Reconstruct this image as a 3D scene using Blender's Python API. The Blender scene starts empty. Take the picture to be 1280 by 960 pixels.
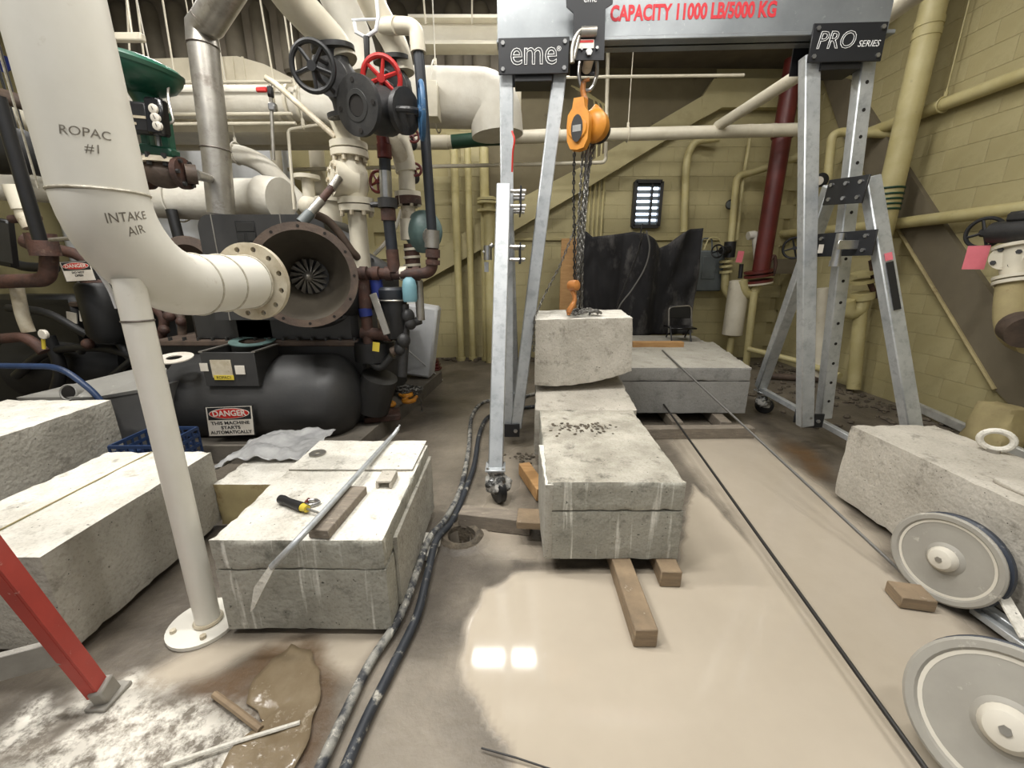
import bpy, bmesh, math, random
import numpy as np
from mathutils import Vector, Matrix, Quaternion, noise
random.seed(7); rng = np.random.default_rng(7)
S = bpy.context.scene
COL = S.collection
V = Vector
# ------------------------------------------------------------------ camera, world, exposure
F, CYP, HZ, CH = 515.0, 480.0, 334.0, 1.5
PITCH = math.atan((CYP-HZ)/F)
cs, sn = math.cos(PITCH), math.sin(PITCH)
cam = bpy.data.cameras.new('camera'); camo = bpy.data.objects.new('camera', cam); COL.objects.link(camo)
cam.sensor_width = 36.0; cam.lens = F/1280*36; cam.clip_start = 0.02
camo.location = (0, 0, CH); camo.rotation_euler = (math.pi/2-PITCH, 0, 0)
S.camera = camo
vs = S.view_settings
vs.view_transform = 'Standard'; vs.look = 'None'; vs.gamma = 1.0; vs.use_curve_mapping = False
vs.exposure = 0.13
W = bpy.data.worlds.new('world'); S.world = W; W.use_nodes = True
bg = W.node_tree.nodes['Background']; bg.inputs[0].default_value = (0.98, 0.99, 1.0, 1); bg.inputs[1].default_value = 0.44
UNSEEN_LAMPS = [  # unseen fixtures, all but the first added for light: x, y, power in watts
    (-0.05, 5.25, 42), (2.4, 4.3, 24), (-3.4, 5.3, 30), (-2.6, 2.4, 110), (-0.55, 1.6, 85), (1.3, 2.0, 40), (-2.2, 0.2, 90), (1.4, -0.2, 40)]
LAMP_Z = 4.62
# ------------------------------------------------------------------ pixel (1280x960) -> place helpers
def ray(x, y):
    a = (x-640)/F; b = -(y-CYP)/F
    return V((a, cs+b*sn, -sn+b*cs))
def fl(x, y, z=0.0):
    d = ray(x, y); t = (z-CH)/d.z; return V((d.x*t, d.y*t, z))
def at(x, y, Y):
    d = ray(x, y); t = Y/d.y; return V((d.x*t, Y, CH+d.z*t))
def atX(x, y, X):
    d = ray(x, y); t = X/d.x; return V((X, d.y*t, CH+d.z*t))
# ------------------------------------------------------------------ materials
def lin(c):
    r = []
    for u in c[:3]:
        u = u/255.0
        r.append(u/12.92 if u <= 0.04045 else ((u+0.055)/1.055)**2.4)
    return (*r, 1)
MATS = {}
def mat(name, c1, c2=None, scale=6.0, rough=0.6, metal=0.0, bump=0.0, bscale=30.0, lo=0.35, hi=0.68, c3=None, s3=40.0, t3=(0.62, 0.7),
        stretch=(1, 1, 1), emit=0.0, rough2=None, spec=0.5, detail=6.0):
    if name in MATS: return MATS[name]
    m = bpy.data.materials.new(name); m.use_nodes = True; MATS[name] = m
    nt = m.node_tree; N = nt.nodes; L = nt.links
    b = N['Principled BSDF']
    b.inputs['Roughness'].default_value = rough; b.inputs['Metallic'].default_value = metal
    b.inputs['Base Color'].default_value = lin(c1)
    b.inputs['Specular IOR Level'].default_value = spec
    tc = N.new('ShaderNodeTexCoord'); mp = N.new('ShaderNodeMapping'); mp.inputs['Scale'].default_value = stretch
    L.new(tc.outputs['Object'], mp.inputs[0])
    col = None
    if c2:
        nz = N.new('ShaderNodeTexNoise'); nz.inputs['Scale'].default_value = scale; nz.inputs['Detail'].default_value = detail; nz.inputs['Roughness'].default_value = 0.62
        L.new(mp.outputs[0], nz.inputs['Vector'])
        rp = N.new('ShaderNodeValToRGB'); rp.color_ramp.elements[0].position = lo; rp.color_ramp.elements[1].position = hi
        rp.color_ramp.elements[0].color = lin(c1); rp.color_ramp.elements[1].color = lin(c2)
        L.new(nz.outputs['Fac'], rp.inputs[0]); col = rp.outputs[0]
        if rough2 is not None:
            mr = N.new('ShaderNodeMapRange'); mr.inputs[1].default_value = lo; mr.inputs[2].default_value = hi
            mr.inputs[3].default_value = rough; mr.inputs[4].default_value = rough2
            L.new(nz.outputs['Fac'], mr.inputs[0]); L.new(mr.outputs[0], b.inputs['Roughness'])
    if c3:
        n3 = N.new('ShaderNodeTexNoise'); n3.inputs['Scale'].default_value = s3; n3.inputs['Detail'].default_value = 5.0; n3.inputs['Roughness'].default_value = 0.7
        L.new(mp.outputs[0], n3.inputs['Vector'])
        r3 = N.new('ShaderNodeValToRGB'); r3.color_ramp.elements[0].position = t3[0]; r3.color_ramp.elements[1].position = t3[1]
        L.new(n3.outputs['Fac'], r3.inputs[0])
        mx = N.new('ShaderNodeMix'); mx.data_type = 'RGBA'
        L.new(r3.outputs[0], mx.inputs[0])
        if col: L.new(col, mx.inputs[6])
        else: mx.inputs[6].default_value = lin(c1)
        mx.inputs[7].default_value = lin(c3); col = mx.outputs[2]
    if col: L.new(col, b.inputs['Base Color'])
    if bump > 0:
        bn = N.new('ShaderNodeTexNoise'); bn.inputs['Scale'].default_value = bscale; bn.inputs['Detail'].default_value = 5.0
        L.new(mp.outputs[0], bn.inputs['Vector'])
        bp = N.new('ShaderNodeBump'); bp.inputs['Strength'].default_value = bump; bp.inputs['Distance'].default_value = 0.02
        L.new(bn.outputs['Fac'], bp.inputs['Height']); L.new(bp.outputs[0], b.inputs['Normal'])
    if emit:
        b.inputs['Emission Color'].default_value = lin(c1); b.inputs['Emission Strength'].default_value = emit
    return m
def concrete(name, base, light, dark, streak=0.0, scale=3.0):
    if name in MATS: return MATS[name]
    m = mat(name, base, light, scale=scale, rough=0.85, bump=0.35, bscale=38, lo=0.36, hi=0.7, c3=dark, s3=9.0, t3=(0.56, 0.74), spec=0.3, detail=9.0)
    nt = m.node_tree; N = nt.nodes; L = nt.links; b = N['Principled BSDF']
    src = b.inputs['Base Color'].links[0].from_socket
    tc = [n for n in N if n.type == 'TEX_COORD'][0]
    # air pits
    vo = N.new('ShaderNodeTexVoronoi'); vo.inputs['Scale'].default_value = 26.0
    L.new(tc.outputs['Object'], vo.inputs['Vector'])
    rp = N.new('ShaderNodeValToRGB'); rp.color_ramp.elements[0].position = 0.045; rp.color_ramp.elements[1].position = 0.085
    rp.color_ramp.elements[0].color = (1, 1, 1, 1); rp.color_ramp.elements[1].color = (0, 0, 0, 1)
    L.new(vo.outputs['Distance'], rp.inputs[0])
    mx = N.new('ShaderNodeMix'); mx.data_type = 'RGBA'; L.new(rp.outputs[0], mx.inputs[0]); L.new(src, mx.inputs[6])
    mx.inputs[7].default_value = lin([q*0.5 for q in dark]); out = mx.outputs[2]
    if streak:
        mp = N.new('ShaderNodeMapping'); mp.inputs['Scale'].default_value = (34, 34, 1.6); L.new(tc.outputs['Object'], mp.inputs[0])
        ns = N.new('ShaderNodeTexNoise'); ns.inputs['Scale'].default_value = 1.0; ns.inputs['Detail'].default_value = 4.0; L.new(mp.outputs[0], ns.inputs['Vector'])
        r2 = N.new('ShaderNodeValToRGB'); r2.color_ramp.elements[0].position = 0.6; r2.color_ramp.elements[1].position = 0.72
        r2.color_ramp.elements[1].color = (streak,)*3+(1,); L.new(ns.outputs['Fac'], r2.inputs[0])
        m2 = N.new('ShaderNodeMix'); m2.data_type = 'RGBA'; L.new(r2.outputs[0], m2.inputs[0]); L.new(out, m2.inputs[6])
        m2.inputs[7].default_value = lin((226, 224, 214)); out = m2.outputs[2]
    # fine grit and dark specks
    n5 = N.new('ShaderNodeTexNoise'); n5.inputs['Scale'].default_value = 95.0; n5.inputs['Detail'].default_value = 3.0; L.new(tc.outputs['Object'], n5.inputs['Vector'])
    r5 = N.new('ShaderNodeValToRGB'); r5.color_ramp.elements[0].position = 0.32; r5.color_ramp.elements[1].position = 0.5
    r5.color_ramp.elements[0].color = (0.62, 0.61, 0.59, 1); L.new(n5.outputs['Fac'], r5.inputs[0])
    m5 = N.new('ShaderNodeMix'); m5.data_type = 'RGBA'; m5.blend_type = 'MULTIPLY'; m5.inputs[0].default_value = 0.42; L.new(out, m5.inputs[6]); L.new(r5.outputs[0], m5.inputs[7]); out = m5.outputs[2]
    n6 = N.new('ShaderNodeTexNoise'); n6.inputs['Scale'].default_value = 30.0; n6.inputs['Detail'].default_value = 2.0; L.new(tc.outputs['Object'], n6.inputs['Vector'])
    r6 = N.new('ShaderNodeValToRGB'); r6.color_ramp.elements[0].position = 0.715; r6.color_ramp.elements[1].position = 0.77; L.new(n6.outputs['Fac'], r6.inputs[0])
    m6 = N.new('ShaderNodeMix'); m6.data_type = 'RGBA'; L.new(r6.outputs[0], m6.inputs[0]); L.new(out, m6.inputs[6]); m6.inputs[7].default_value = lin([q*0.66 for q in dark]); out = m6.outputs[2]
    L.new(out, b.inputs['Base Color'])
    return m
mat('wall', (166, 155, 113), (178, 168, 127), scale=1.4, rough=0.55, bump=0.12, bscale=60, c3=(146, 135, 94), s3=2.2, t3=(0.55, 0.85))
mat('wallpipe', (178, 166, 116), (190, 180, 134), scale=5, rough=0.5, c3=(140, 128, 92), s3=9, t3=(0.62, 0.8))
mat('mortar', (160, 149, 108), (168, 157, 116), scale=5, rough=0.8)
mat('ceil', (92, 86, 76), (112, 104, 92), scale=2, rough=0.85)
mat('ribs', (88, 82, 70), (102, 95, 82), scale=3, rough=0.8)
mat('cream', (214, 207, 188), (196, 188, 168), scale=3, rough=0.5, c3=(150, 138, 115), s3=8, t3=(0.64, 0.8))
mat('white_pipe', (212, 208, 196), (222, 219, 209), scale=2.2, rough=0.42, c3=(170, 160, 140), s3=6, t3=(0.64, 0.82))
mat('insul', (216, 212, 200), (200, 194, 180), scale=4, rough=0.75, bump=0.15, bscale=25)
mat('weld', (196, 190, 174), (150, 142, 124), scale=22, rough=0.5, bump=0.3, bscale=90)
mat('flange_raw', (200, 192, 172), (164, 150, 124), scale=9, rough=0.55, c3=(120, 100, 76), s3=14, t3=(0.6, 0.75))
mat('hole', (28, 24, 20), rough=0.9)
mat('steelduct', (150, 146, 138), (178, 174, 166), scale=7, rough=0.38, metal=0.75, c3=(112, 104, 96), s3=6, t3=(0.55, 0.75))
mat('weldseam', (82, 76, 70), (120, 112, 104), scale=50, rough=0.5, metal=0.6)
mat('green', (18, 66, 50), (26, 82, 62), scale=5, rough=0.35, c3=(12, 40, 32), s3=9)
mat('dkgreen', (24, 62, 44), rough=0.5)
mat('black', (24, 24, 25), (34, 34, 35), scale=9, rough=0.45)
mat('blackgloss', (16, 16, 18), rough=0.25)
mat('iron', (40, 40, 41), (54, 53, 52), scale=12, rough=0.5, bump=0.08, bscale=60, c3=(78, 66, 56), s3=20, t3=(0.66, 0.76))
mat('machine', (46, 46, 46), (56, 55, 54), scale=4, rough=0.48, bump=0.05, bscale=50, c3=(84, 81, 77), s3=26, t3=(0.7, 0.76))
mat('machine_lower', (34, 34, 34), (46, 45, 43), scale=3, rough=0.5, c3=(90, 84, 76), s3=20, t3=(0.68, 0.76))
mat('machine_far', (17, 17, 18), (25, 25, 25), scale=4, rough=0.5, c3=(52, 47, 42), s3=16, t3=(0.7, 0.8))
mat('rust', (82, 54, 43), (52, 38, 33), scale=11, rough=0.7, bump=0.2, bscale=60, c3=(104, 88, 74), s3=18, t3=(0.62, 0.78))
mat('rustlip', (92, 77, 65), (66, 55, 48), scale=8, rough=0.65, bump=0.15, bscale=50, c3=(60, 40, 34), s3=20)
mat('bell', (78, 72, 62), (58, 53, 46), scale=3.5, rough=0.42, metal=0.25, c3=(96, 90, 78), s3=18, t3=(0.68, 0.8))
mat('redpaint', (96, 34, 29), (82, 31, 27), scale=6, rough=0.45, c3=(140, 90, 80), s3=24, t3=(0.7, 0.78))
mat('redwheel', (176, 36, 34), (196, 48, 44), scale=10, rough=0.4, c3=(90, 36, 34), s3=18)
mat('bluewheel', (46, 84, 122), (60, 104, 142), scale=9, rough=0.5, c3=(130, 140, 144), s3=22)
mat('blueband', (30, 44, 110), rough=0.5)
mat('ltblue', (112, 152, 162), rough=0.5)
mat('teal', (92, 114, 110), (72, 92, 90), scale=9, rough=0.45)
mat('blackpipe', (40, 44, 50), (32, 34, 38), scale=6, rough=0.4, c3=(90, 92, 94), s3=24, t3=(0.7, 0.78))
mat('silver', (190, 190, 188), (150, 150, 150), scale=10, rough=0.3, metal=0.9)
mat('galv', (176, 180, 182), (200, 203, 204), scale=5, rough=0.46, metal=0.55, c3=(146, 150, 153), s3=18, t3=(0.5, 0.8))
mat('beam_alu', (134, 138, 140), (156, 160, 162), scale=2.2, rough=0.4, metal=0.6, c3=(176, 179, 180), s3=22, t3=(0.62, 0.74))
mat('plate', (30, 31, 34), rough=0.42)
mat('letter_white', (226, 226, 224), rough=0.6)
mat('letter_red', (196, 40, 50), rough=0.6)
mat('letter_black', (26, 26, 26), rough=0.7)
mat('signwhite', (222, 216, 204), (204, 196, 182), scale=9, rough=0.5, c3=(150, 140, 124), s3=22, t3=(0.66, 0.78))
mat('signred', (186, 40, 34), rough=0.45)
mat('pencil', (150, 143, 131), rough=0.8)
mat('yellow', (206, 184, 62), rough=0.5)
mat('orange', (208, 140, 46), (190, 122, 36), scale=9, rough=0.38, c3=(120, 74, 30), s3=24, t3=(0.68, 0.76))
mat('hookorange', (190, 126, 66), (164, 104, 54), scale=12, rough=0.45, c3=(120, 90, 70), s3=20)
mat('chain', (92, 90, 86), (132, 130, 124), scale=26, rough=0.4, metal=0.7)
mat('chaindark', (46, 45, 44), (80, 78, 74), scale=26, rough=0.4, metal=0.6)
mat('wood', (148, 128, 102), (120, 104, 84), scale=7, rough=0.8, stretch=(1, 1, 6), bump=0.2, bscale=40, c3=(178, 166, 146), s3=14)
mat('woodfresh', (190, 150, 100), (168, 126, 80), scale=6, rough=0.75, stretch=(1, 6, 6), bump=0.1, bscale=40)
mat('woodgrey', (136, 126, 112), (112, 103, 92), scale=9, rough=0.85, stretch=(1, 5, 5), bump=0.25, bscale=50, c3=(176, 168, 154), s3=16)
mat('hose', (40, 44, 50), (56, 60, 66), scale=10, rough=0.45, c3=(176, 172, 160), s3=16, t3=(0.58, 0.7))
mat('hosedusty', (58, 60, 64), (150, 148, 140), scale=16, rough=0.6, lo=0.42, hi=0.58, c3=(206, 202, 190), s3=30, t3=(0.56, 0.66))
mat('curtain', (21, 20, 22), (32, 31, 33), scale=3, rough=0.85, c3=(112, 109, 106), s3=1.9, t3=(0.5, 0.78), stretch=(1, 1, 0.5))
mat('plastic_white', (222, 224, 226), (206, 208, 210), scale=4, rough=0.45)
mat('plasticsheet', (150, 150, 150), (180, 180, 178), scale=7, rough=0.25)
mat('greybox', (98, 104, 104), (88, 94, 94), scale=4, rough=0.5)
mat('greyhousing', (156, 154, 148), (142, 140, 134), scale=4, rough=0.5, c3=(186, 184, 176), s3=12)
mat('darkhousing', (104, 103, 101), (92, 91, 90), scale=4, rough=0.55)
mat('cratepl', (40, 58, 92), rough=0.4)
mat('bluecart', (30, 48, 78), (40, 60, 94), scale=12, rough=0.4, c3=(110, 118, 130), s3=30, t3=(0.68, 0.76))
mat('laddered', (184, 70, 60), (166, 62, 54), scale=6, rough=0.5, c3=(210, 170, 160), s3=24, t3=(0.66, 0.76))
mat('laddalu', (160, 156, 148), (136, 132, 124), scale=8, rough=0.55, metal=0.3)
mat('wheelgrey', (158, 154, 144), (144, 140, 131), scale=4, rough=0.6, c3=(196, 190, 178), s3=9)
mat('wheelband', (206, 200, 186), rough=0.6)
mat('tire', (44, 50, 62), (58, 64, 74), scale=8, rough=0.5, c3=(128, 128, 126), s3=14)
mat('bracedark', (116, 107, 88), (104, 96, 79), scale=2, rough=0.7, c3=(120, 108, 84), s3=12, t3=(0.66, 0.78))
mat('pink', (224, 120, 130), (214, 108, 120), scale=9, rough=0.7)
mat('pier', (176, 162, 118), (156, 142, 104), scale=5, rough=0.8, c3=(120, 96, 60), s3=6, t3=(0.58, 0.74))
mat('wire', (44, 42, 40), rough=0.5, metal=0.3)
mat('wiregrey', (110, 108, 104), rough=0.45, metal=0.5)
mat('redtape', (196, 50, 40), rough=0.5)
mat('daylight', (222, 236, 255), emit=5.0)
mat('lamptube', (255, 250, 240), emit=14.0)
mat('steelbeam', (224, 219, 204), (210, 204, 188), scale=3, rough=0.5)
mat('debris', (104, 94, 79), (66, 60, 51), scale=18, rough=0.9, bump=0.4, bscale=60)
mat('padcon', (92, 86, 77), (108, 102, 92), scale=5, rough=0.85, bump=0.2, c3=(70, 64, 56), s3=8)
mat('rail', (188, 188, 182), (160, 158, 150), scale=9, rough=0.55, metal=0.3)
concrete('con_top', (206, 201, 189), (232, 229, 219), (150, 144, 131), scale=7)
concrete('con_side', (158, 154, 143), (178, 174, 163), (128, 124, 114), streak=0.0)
concrete('con_wet', (146, 144, 133), (176, 173, 161), (104, 103, 94), streak=0.85)
concrete('con_cut', (172, 166, 154), (198, 192, 180), (128, 123, 112))
concrete('con_rough', (150, 145, 132), (192, 187, 174), (92, 88, 79), scale=6)
concrete('con_grey', (136, 135, 131), (152, 150, 145), (116, 115, 111))
# ------------------------------------------------------------------ mesh helpers
ORG = {}
def frame(axis):
    a = V(axis).normalized()
    u = a.cross(V((0, 0, 1)))
    if u.length < 1e-4: u = V((1, 0, 0))
    u.normalize(); w = a.cross(u).normalized()
    return u, w, a
class MB:
    def __init__(s): s.v = []; s.f = []; s.m = []
    def add(s, vs, fs, mi=0):
        o = len(s.v); s.v.extend([tuple(q) for q in vs]); s.f.extend([tuple(i+o for i in f) for f in fs]); s.m.extend([mi]*len(fs)); return s
    def box(s, c, size, R=None, bev=0.0, mi=0):
        hx, hy, hz = [q/2 for q in size]; c = V(c)
        if bev <= 0:
            p = [V((x, y, z)) for x in (-hx, hx) for y in (-hy, hy) for z in (-hz, hz)]
            fs = [(0, 1, 3, 2), (4, 6, 7, 5), (0, 4, 5, 1), (2, 3, 7, 6), (0, 2, 6, 4), (1, 5, 7, 3)]
        else:
            b = min(bev, hx*.95, hy*.95, hz*.95); p = []; idx = {}
            for sx in (-1, 1):
                for sy in (-1, 1):
                    for sz in (-1, 1):
                        for k in range(3):
                            q = [sx*(hx-b), sy*(hy-b), sz*(hz-b)]; q[k] = (sx*hx, sy*hy, sz*hz)[k]
                            idx[(sx, sy, sz, k)] = len(p); p.append(V(q))
            fs = []
            for k in range(3):
                a1, a2 = [(1, 2), (0, 2), (0, 1)][k]
                for sg in (-1, 1):
                    ring = []
                    for (u, w) in ((-1, -1), (1, -1), (1, 1), (-1, 1)):
                        t = [0, 0, 0]; t[k] = sg; t[a1] = u; t[a2] = w; ring.append(idx[(*t, k)])
                    fs.append(ring)
                    # edges parallel to axis k handled below
            for k in range(3):
                a1, a2 = [(1, 2), (0, 2), (0, 1)][k]
                for u in (-1, 1):
                    for w in (-1, 1):
                        t0 = [0, 0, 0]; t0[k] = -1; t0[a1] = u; t0[a2] = w; t1 = list(t0); t1[k] = 1
                        fs.append([idx[(*t0, a1)], idx[(*t1, a1)], idx[(*t1, a2)], idx[(*t0, a2)]])
            for sx in (-1, 1):
                for sy in (-1, 1):
                    for sz in (-1, 1): fs.append([idx[(sx, sy, sz, k)] for k in range(3)])
        if R is not None: p = [R @ q for q in p]
        return s.add([q+c for q in p], fs, mi)
    def bar(s, p0, p1, w, d, side=(1, 0, 0), bev=0.0, mi=0):
        p0 = V(p0); p1 = V(p1); a = (p1-p0); L = a.length; a.normalize()
        x = V(side); x = (x-a*x.dot(a)).normalized(); y = a.cross(x)
        R = Matrix((x, y, a)).transposed()
        return s.box((p0+p1)/2, (w, d, L), R, bev, mi)
    def ring(s, c, u, w, r, n): return [c+u*(r*math.cos(2*math.pi*i/n))+w*(r*math.sin(2*math.pi*i/n)) for i in range(n)]
    def lathe(s, prof, p, axis, n=20, mi=0, cap0=True, cap1=True):
        u, w, a = frame(axis); p = V(p); vs = []; fs = []
        for r, h in prof: vs += s.ring(p+a*h, u, w, max(r, 1e-5), n)
        for k in range(len(prof)-1):
            for i in range(n):
                j = (i+1) % n; fs.append((k*n+i, k*n+j, (k+1)*n+j, (k+1)*n+i))
        if cap0: fs.append(tuple(range(n))[::-1])
        if cap1: fs.append(tuple(range((len(prof)-1)*n, len(prof)*n)))
        return s.add(vs, fs, mi)
    def cyl(s, p0, p1, r0, r1=None, n=16, mi=0):
        p0 = V(p0); p1 = V(p1); a = p1-p0
        return s.lathe([(r0, 0), (r0 if r1 is None else r1, a.length)], p0, a, n, mi)
    def tube(s, pts, r, n=12, mi=0, closed=False, cap=True):
        pts = [V(p) for p in pts]; N = len(pts)
        rr = r if isinstance(r, (list, tuple)) else [r]*N
        tang = []
        for i in range(N):
            if closed: t = pts[(i+1) % N]-pts[i-1]
            else: t = pts[min(i+1, N-1)]-pts[max(i-1, 0)]
            tang.append(t.normalized() if t.length > 1e-9 else V((0, 0, 1)))
        u, w, _ = frame(tang[0]); vs = []
        for i in range(N):
            if i:
                q = tang[i-1].rotation_difference(tang[i]); u = q @ u; u = (u-tang[i]*u.dot(tang[i])).normalized()
            w = tang[i].cross(u); vs += s.ring(pts[i], u, w, rr[i], n)
        fs = []
        for k in range(N if closed else N-1):
            k2 = (k+1) % N
            for i in range(n):
                j = (i+1) % n; fs.append((k*n+i, k*n+j, k2*n+j, k2*n+i))
        if cap and not closed:
            fs.append(tuple(range(n))[::-1]); fs.append(tuple(range((N-1)*n, N*n)))
        return s.add(vs, fs, mi)
    def torus(s, c, axis, R, r, n=28, m=8, mi=0):
        u, w, a = frame(axis); c = V(c)
        return s.tube([c+u*(R*math.cos(2*math.pi*i/n))+w*(R*math.sin(2*math.pi*i/n)) for i in range(n)], r, m, mi, closed=True)
    def ell(s, c, rad, n=20, m=12, R=None, mi=0):
        c = V(c); vs = []; fs = []
        for k in range(m+1):
            ph = -math.pi/2+math.pi*k/m
            for i in range(n):
                th = 2*math.pi*i/n
                q = V((rad[0]*math.cos(ph)*math.cos(th), rad[1]*math.cos(ph)*math.sin(th), rad[2]*math.sin(ph)))
                vs.append((R @ q if R else q)+c)
        for k in range(m):
            for i in range(n):
                j = (i+1) % n; fs.append((k*n+i, k*n+j, (k+1)*n+j, (k+1)*n+i))
        return s.add(vs, fs, mi)
    def prism(s, poly, ext, mi=0):
        poly = [V(p) for p in poly]; ext = V(ext); n = len(poly)
        vs = poly+[p+ext for p in poly]
        fs = [tuple(range(n))[::-1], tuple(range(n, 2*n))]+[(i, (i+1) % n, n+(i+1) % n, n+i) for i in range(n)]
        return s.add(vs, fs, mi)
    def bolts(s, c, axis, R, nb, r=0.012, h=0.02, off=0.0, ph=0.0):
        u, w, a = frame(axis); c = V(c)
        for i in range(nb):
            t = ph+2*math.pi*i/nb; p = c+u*(R*math.cos(t))+w*(R*math.sin(t))+a*off
            s.cyl(p-a*h/2, p+a*h/2, r, n=6)
        return s
    def build(s, name, m, parent=None, smooth=True, ang=38):
        me = bpy.data.meshes.new(name)
        o = ORG.get(parent.name, V((0, 0, 0))) if parent else V((0, 0, 0))
        vs = [(a-o.x, b-o.y, c-o.z) for a, b, c in s.v]
        me.from_pydata(vs, [], s.f)
        for q in (m if isinstance(m, (list, tuple)) else [m]): me.materials.append(MATS[q] if isinstance(q, str) else q)
        me.polygons.foreach_set('material_index', s.m)
        bm = bmesh.new(); bm.from_mesh(me)
        bmesh.ops.remove_doubles(bm, verts=bm.verts, dist=1e-6); bmesh.ops.recalc_face_normals(bm, faces=bm.faces); bm.to_mesh(me); bm.free()
        if smooth:
            me.polygons.foreach_set('use_smooth', [True]*len(me.polygons)); me.set_sharp_from_angle(angle=math.radians(ang))
        ob = bpy.data.objects.new(name, me); COL.objects.link(ob)
        if parent: ob.parent = parent
        ORG[ob.name] = o
        return ob
def tag(o, label, cat, group=None, kind=None):
    if label: o['label'] = label
    if cat: o['category'] = cat
    if group: o['group'] = group
    if kind: o['kind'] = kind
    return o
def thing(name, label, cat, loc, group=None):
    o = bpy.data.objects.new(name, None); COL.objects.link(o); o.location = loc; o.empty_display_size = 0.1
    ORG[o.name] = V(loc); return tag(o, label, cat, group)
def solo(mb, name, label, cat, m, loc=None, group=None, **k):
    """a thing that is one mesh, with its origin at its own place"""
    vv = np.array(mb.v)
    c = V(loc) if loc is not None else V(((vv[:, 0].min()+vv[:, 0].max())/2, (vv[:, 1].min()+vv[:, 1].max())/2, vv[:, 2].min()))
    mb.v = [(a-c.x, b-c.y, d-c.z) for a, b, d in mb.v]
    o = mb.build(name, m, None, **k); o.location = c; ORG[o.name] = c
    return tag(o, label, cat, group)
def struct(mb, name, m, **k):
    o = mb.build(name, m, None, **k); o['kind'] = 'structure'; return o
def fillet(pts, rad, seg=7):
    pts = [V(p) for p in pts]; out = [pts[0]]
    for i in range(1, len(pts)-1):
        a, b, c = pts[i-1], pts[i], pts[i+1]
        d0 = (a-b); d1 = (c-b); r = min(rad, d0.length*0.48, d1.length*0.48)
        p0 = b+d0.normalized()*r; p1 = b+d1.normalized()*r
        for k in range(seg+1):
            t = k/seg; out.append(p0*(1-t)**2+b*(2*t*(1-t))+p1*t*t)
    out.append(pts[-1]); return out
def spline(pts, n=8):
    pts = [V(p) for p in pts]; P = [pts[0]*2-pts[1]]+pts+[pts[-1]*2-pts[-2]]; out = []
    for i in range(1, len(P)-2):
        p0, p1, p2, p3 = P[i-1:i+3]
        for k in range(n):
            t = k/n; out.append(0.5*((2*p1)+(p2-p0)*t+(2*p0-5*p1+4*p2-p3)*t*t+(3*p1-p0-3*p2+p3)*t**3))
    out.append(pts[-1]); return out
def handwheel(c, axis, R, r, spokes=5, hub=None, dish=0.0):
    mb = MB(); u, w, a = frame(axis); c = V(c); mb.torus(c, axis, R, r, 32, 8)
    h = hub or R*0.2; hc = c+a*dish
    mb.cyl(hc-a*r*1.3, hc+a*r*1.3, h, n=12)
    for i in range(spokes):
        t = 2*math.pi*i/spokes+0.3; d = u*math.cos(t)+w*math.sin(t)
        mb.tube([hc+d*h*0.8, c+d*R], [r*0.85, r*0.7], 6)
    return mb
def chainmesh(pts, link=0.03, wr=0.0032, mb=None, asp=0.62):
    """interlocking links along a path"""
    mb = mb or MB(); pts = [V(p) for p in pts]
    seg = []; L = 0
    for a, b in zip(pts, pts[1:]): seg.append((L, a, b)); L += (b-a).length
    step = link*0.72; k = 0; d = 0
    while d < L:
        for (l0, a, b) in seg:
            ln = (b-a).length
            if l0 <= d <= l0+ln+1e-9:
                c = a+(b-a)*((d-l0)/max(ln, 1e-9)); t = (b-a).normalized(); break
        u, w, _ = frame(t); s_ = u if k % 2 else w
        hl = link/2-wr; hw = link*asp/2-wr
        ring = [c+t*(hl*math.cos(q))*(1.0)+s_*(hw*math.sin(q)) for q in [2*math.pi*i/8 for i in range(8)]]
        mb.tube(ring, wr, 4, closed=True); d += step; k += 1
    return mb
def text(body, size, m, parent, name, origin, xdir, ydir, extrude=0.001, outline=0.0, width=None, fn=None, bold=0.0, shear=0.0):
    cu = bpy.data.curves.new(name, 'FONT'); cu.body = body; cu.size = size; cu.align_x = 'CENTER'; cu.align_y = 'CENTER'; cu.resolution_u = 3; cu.shear = shear
    if outline: cu.fill_mode = 'NONE'; cu.bevel_depth = outline; cu.bevel_resolution = 0
    else: cu.extrude = extrude; cu.offset = bold
    tmp = bpy.data.objects.new('tmp', cu); COL.objects.link(tmp)
    bpy.context.view_layer.update()
    me = bpy.data.meshes.new_from_object(tmp.evaluated_get(bpy.context.evaluated_depsgraph_get()))
    bpy.data.objects.remove(tmp); bpy.data.curves.remove(cu)
    co = np.zeros(len(me.vertices)*3); me.vertices.foreach_get('co', co); co = co.reshape(-1, 3)
    if width and len(co):
        w = co[:, 0].max()-co[:, 0].min(); co[:, 0] *= width/max(w, 1e-6)
    X = V(xdir).normalized(); Yd = V(ydir); Yd = (Yd-X*Yd.dot(X)).normalized(); Z = X.cross(Yd); O = V(origin); par = ORG.get(parent.name, V((0, 0, 0)))
    out = []
    for q in co:
        p = fn(q) if fn else O+X*q[0]+Yd*q[1]+Z*q[2]
        out += [p.x-par.x, p.y-par.y, p.z-par.z]
    me.vertices.foreach_set('co', out); me.materials.clear(); me.materials.append(MATS[m]); me.name = name
    ob = bpy.data.objects.new(name, me); COL.objects.link(ob); ob.parent = parent; ORG[ob.name] = par
    return ob
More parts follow.
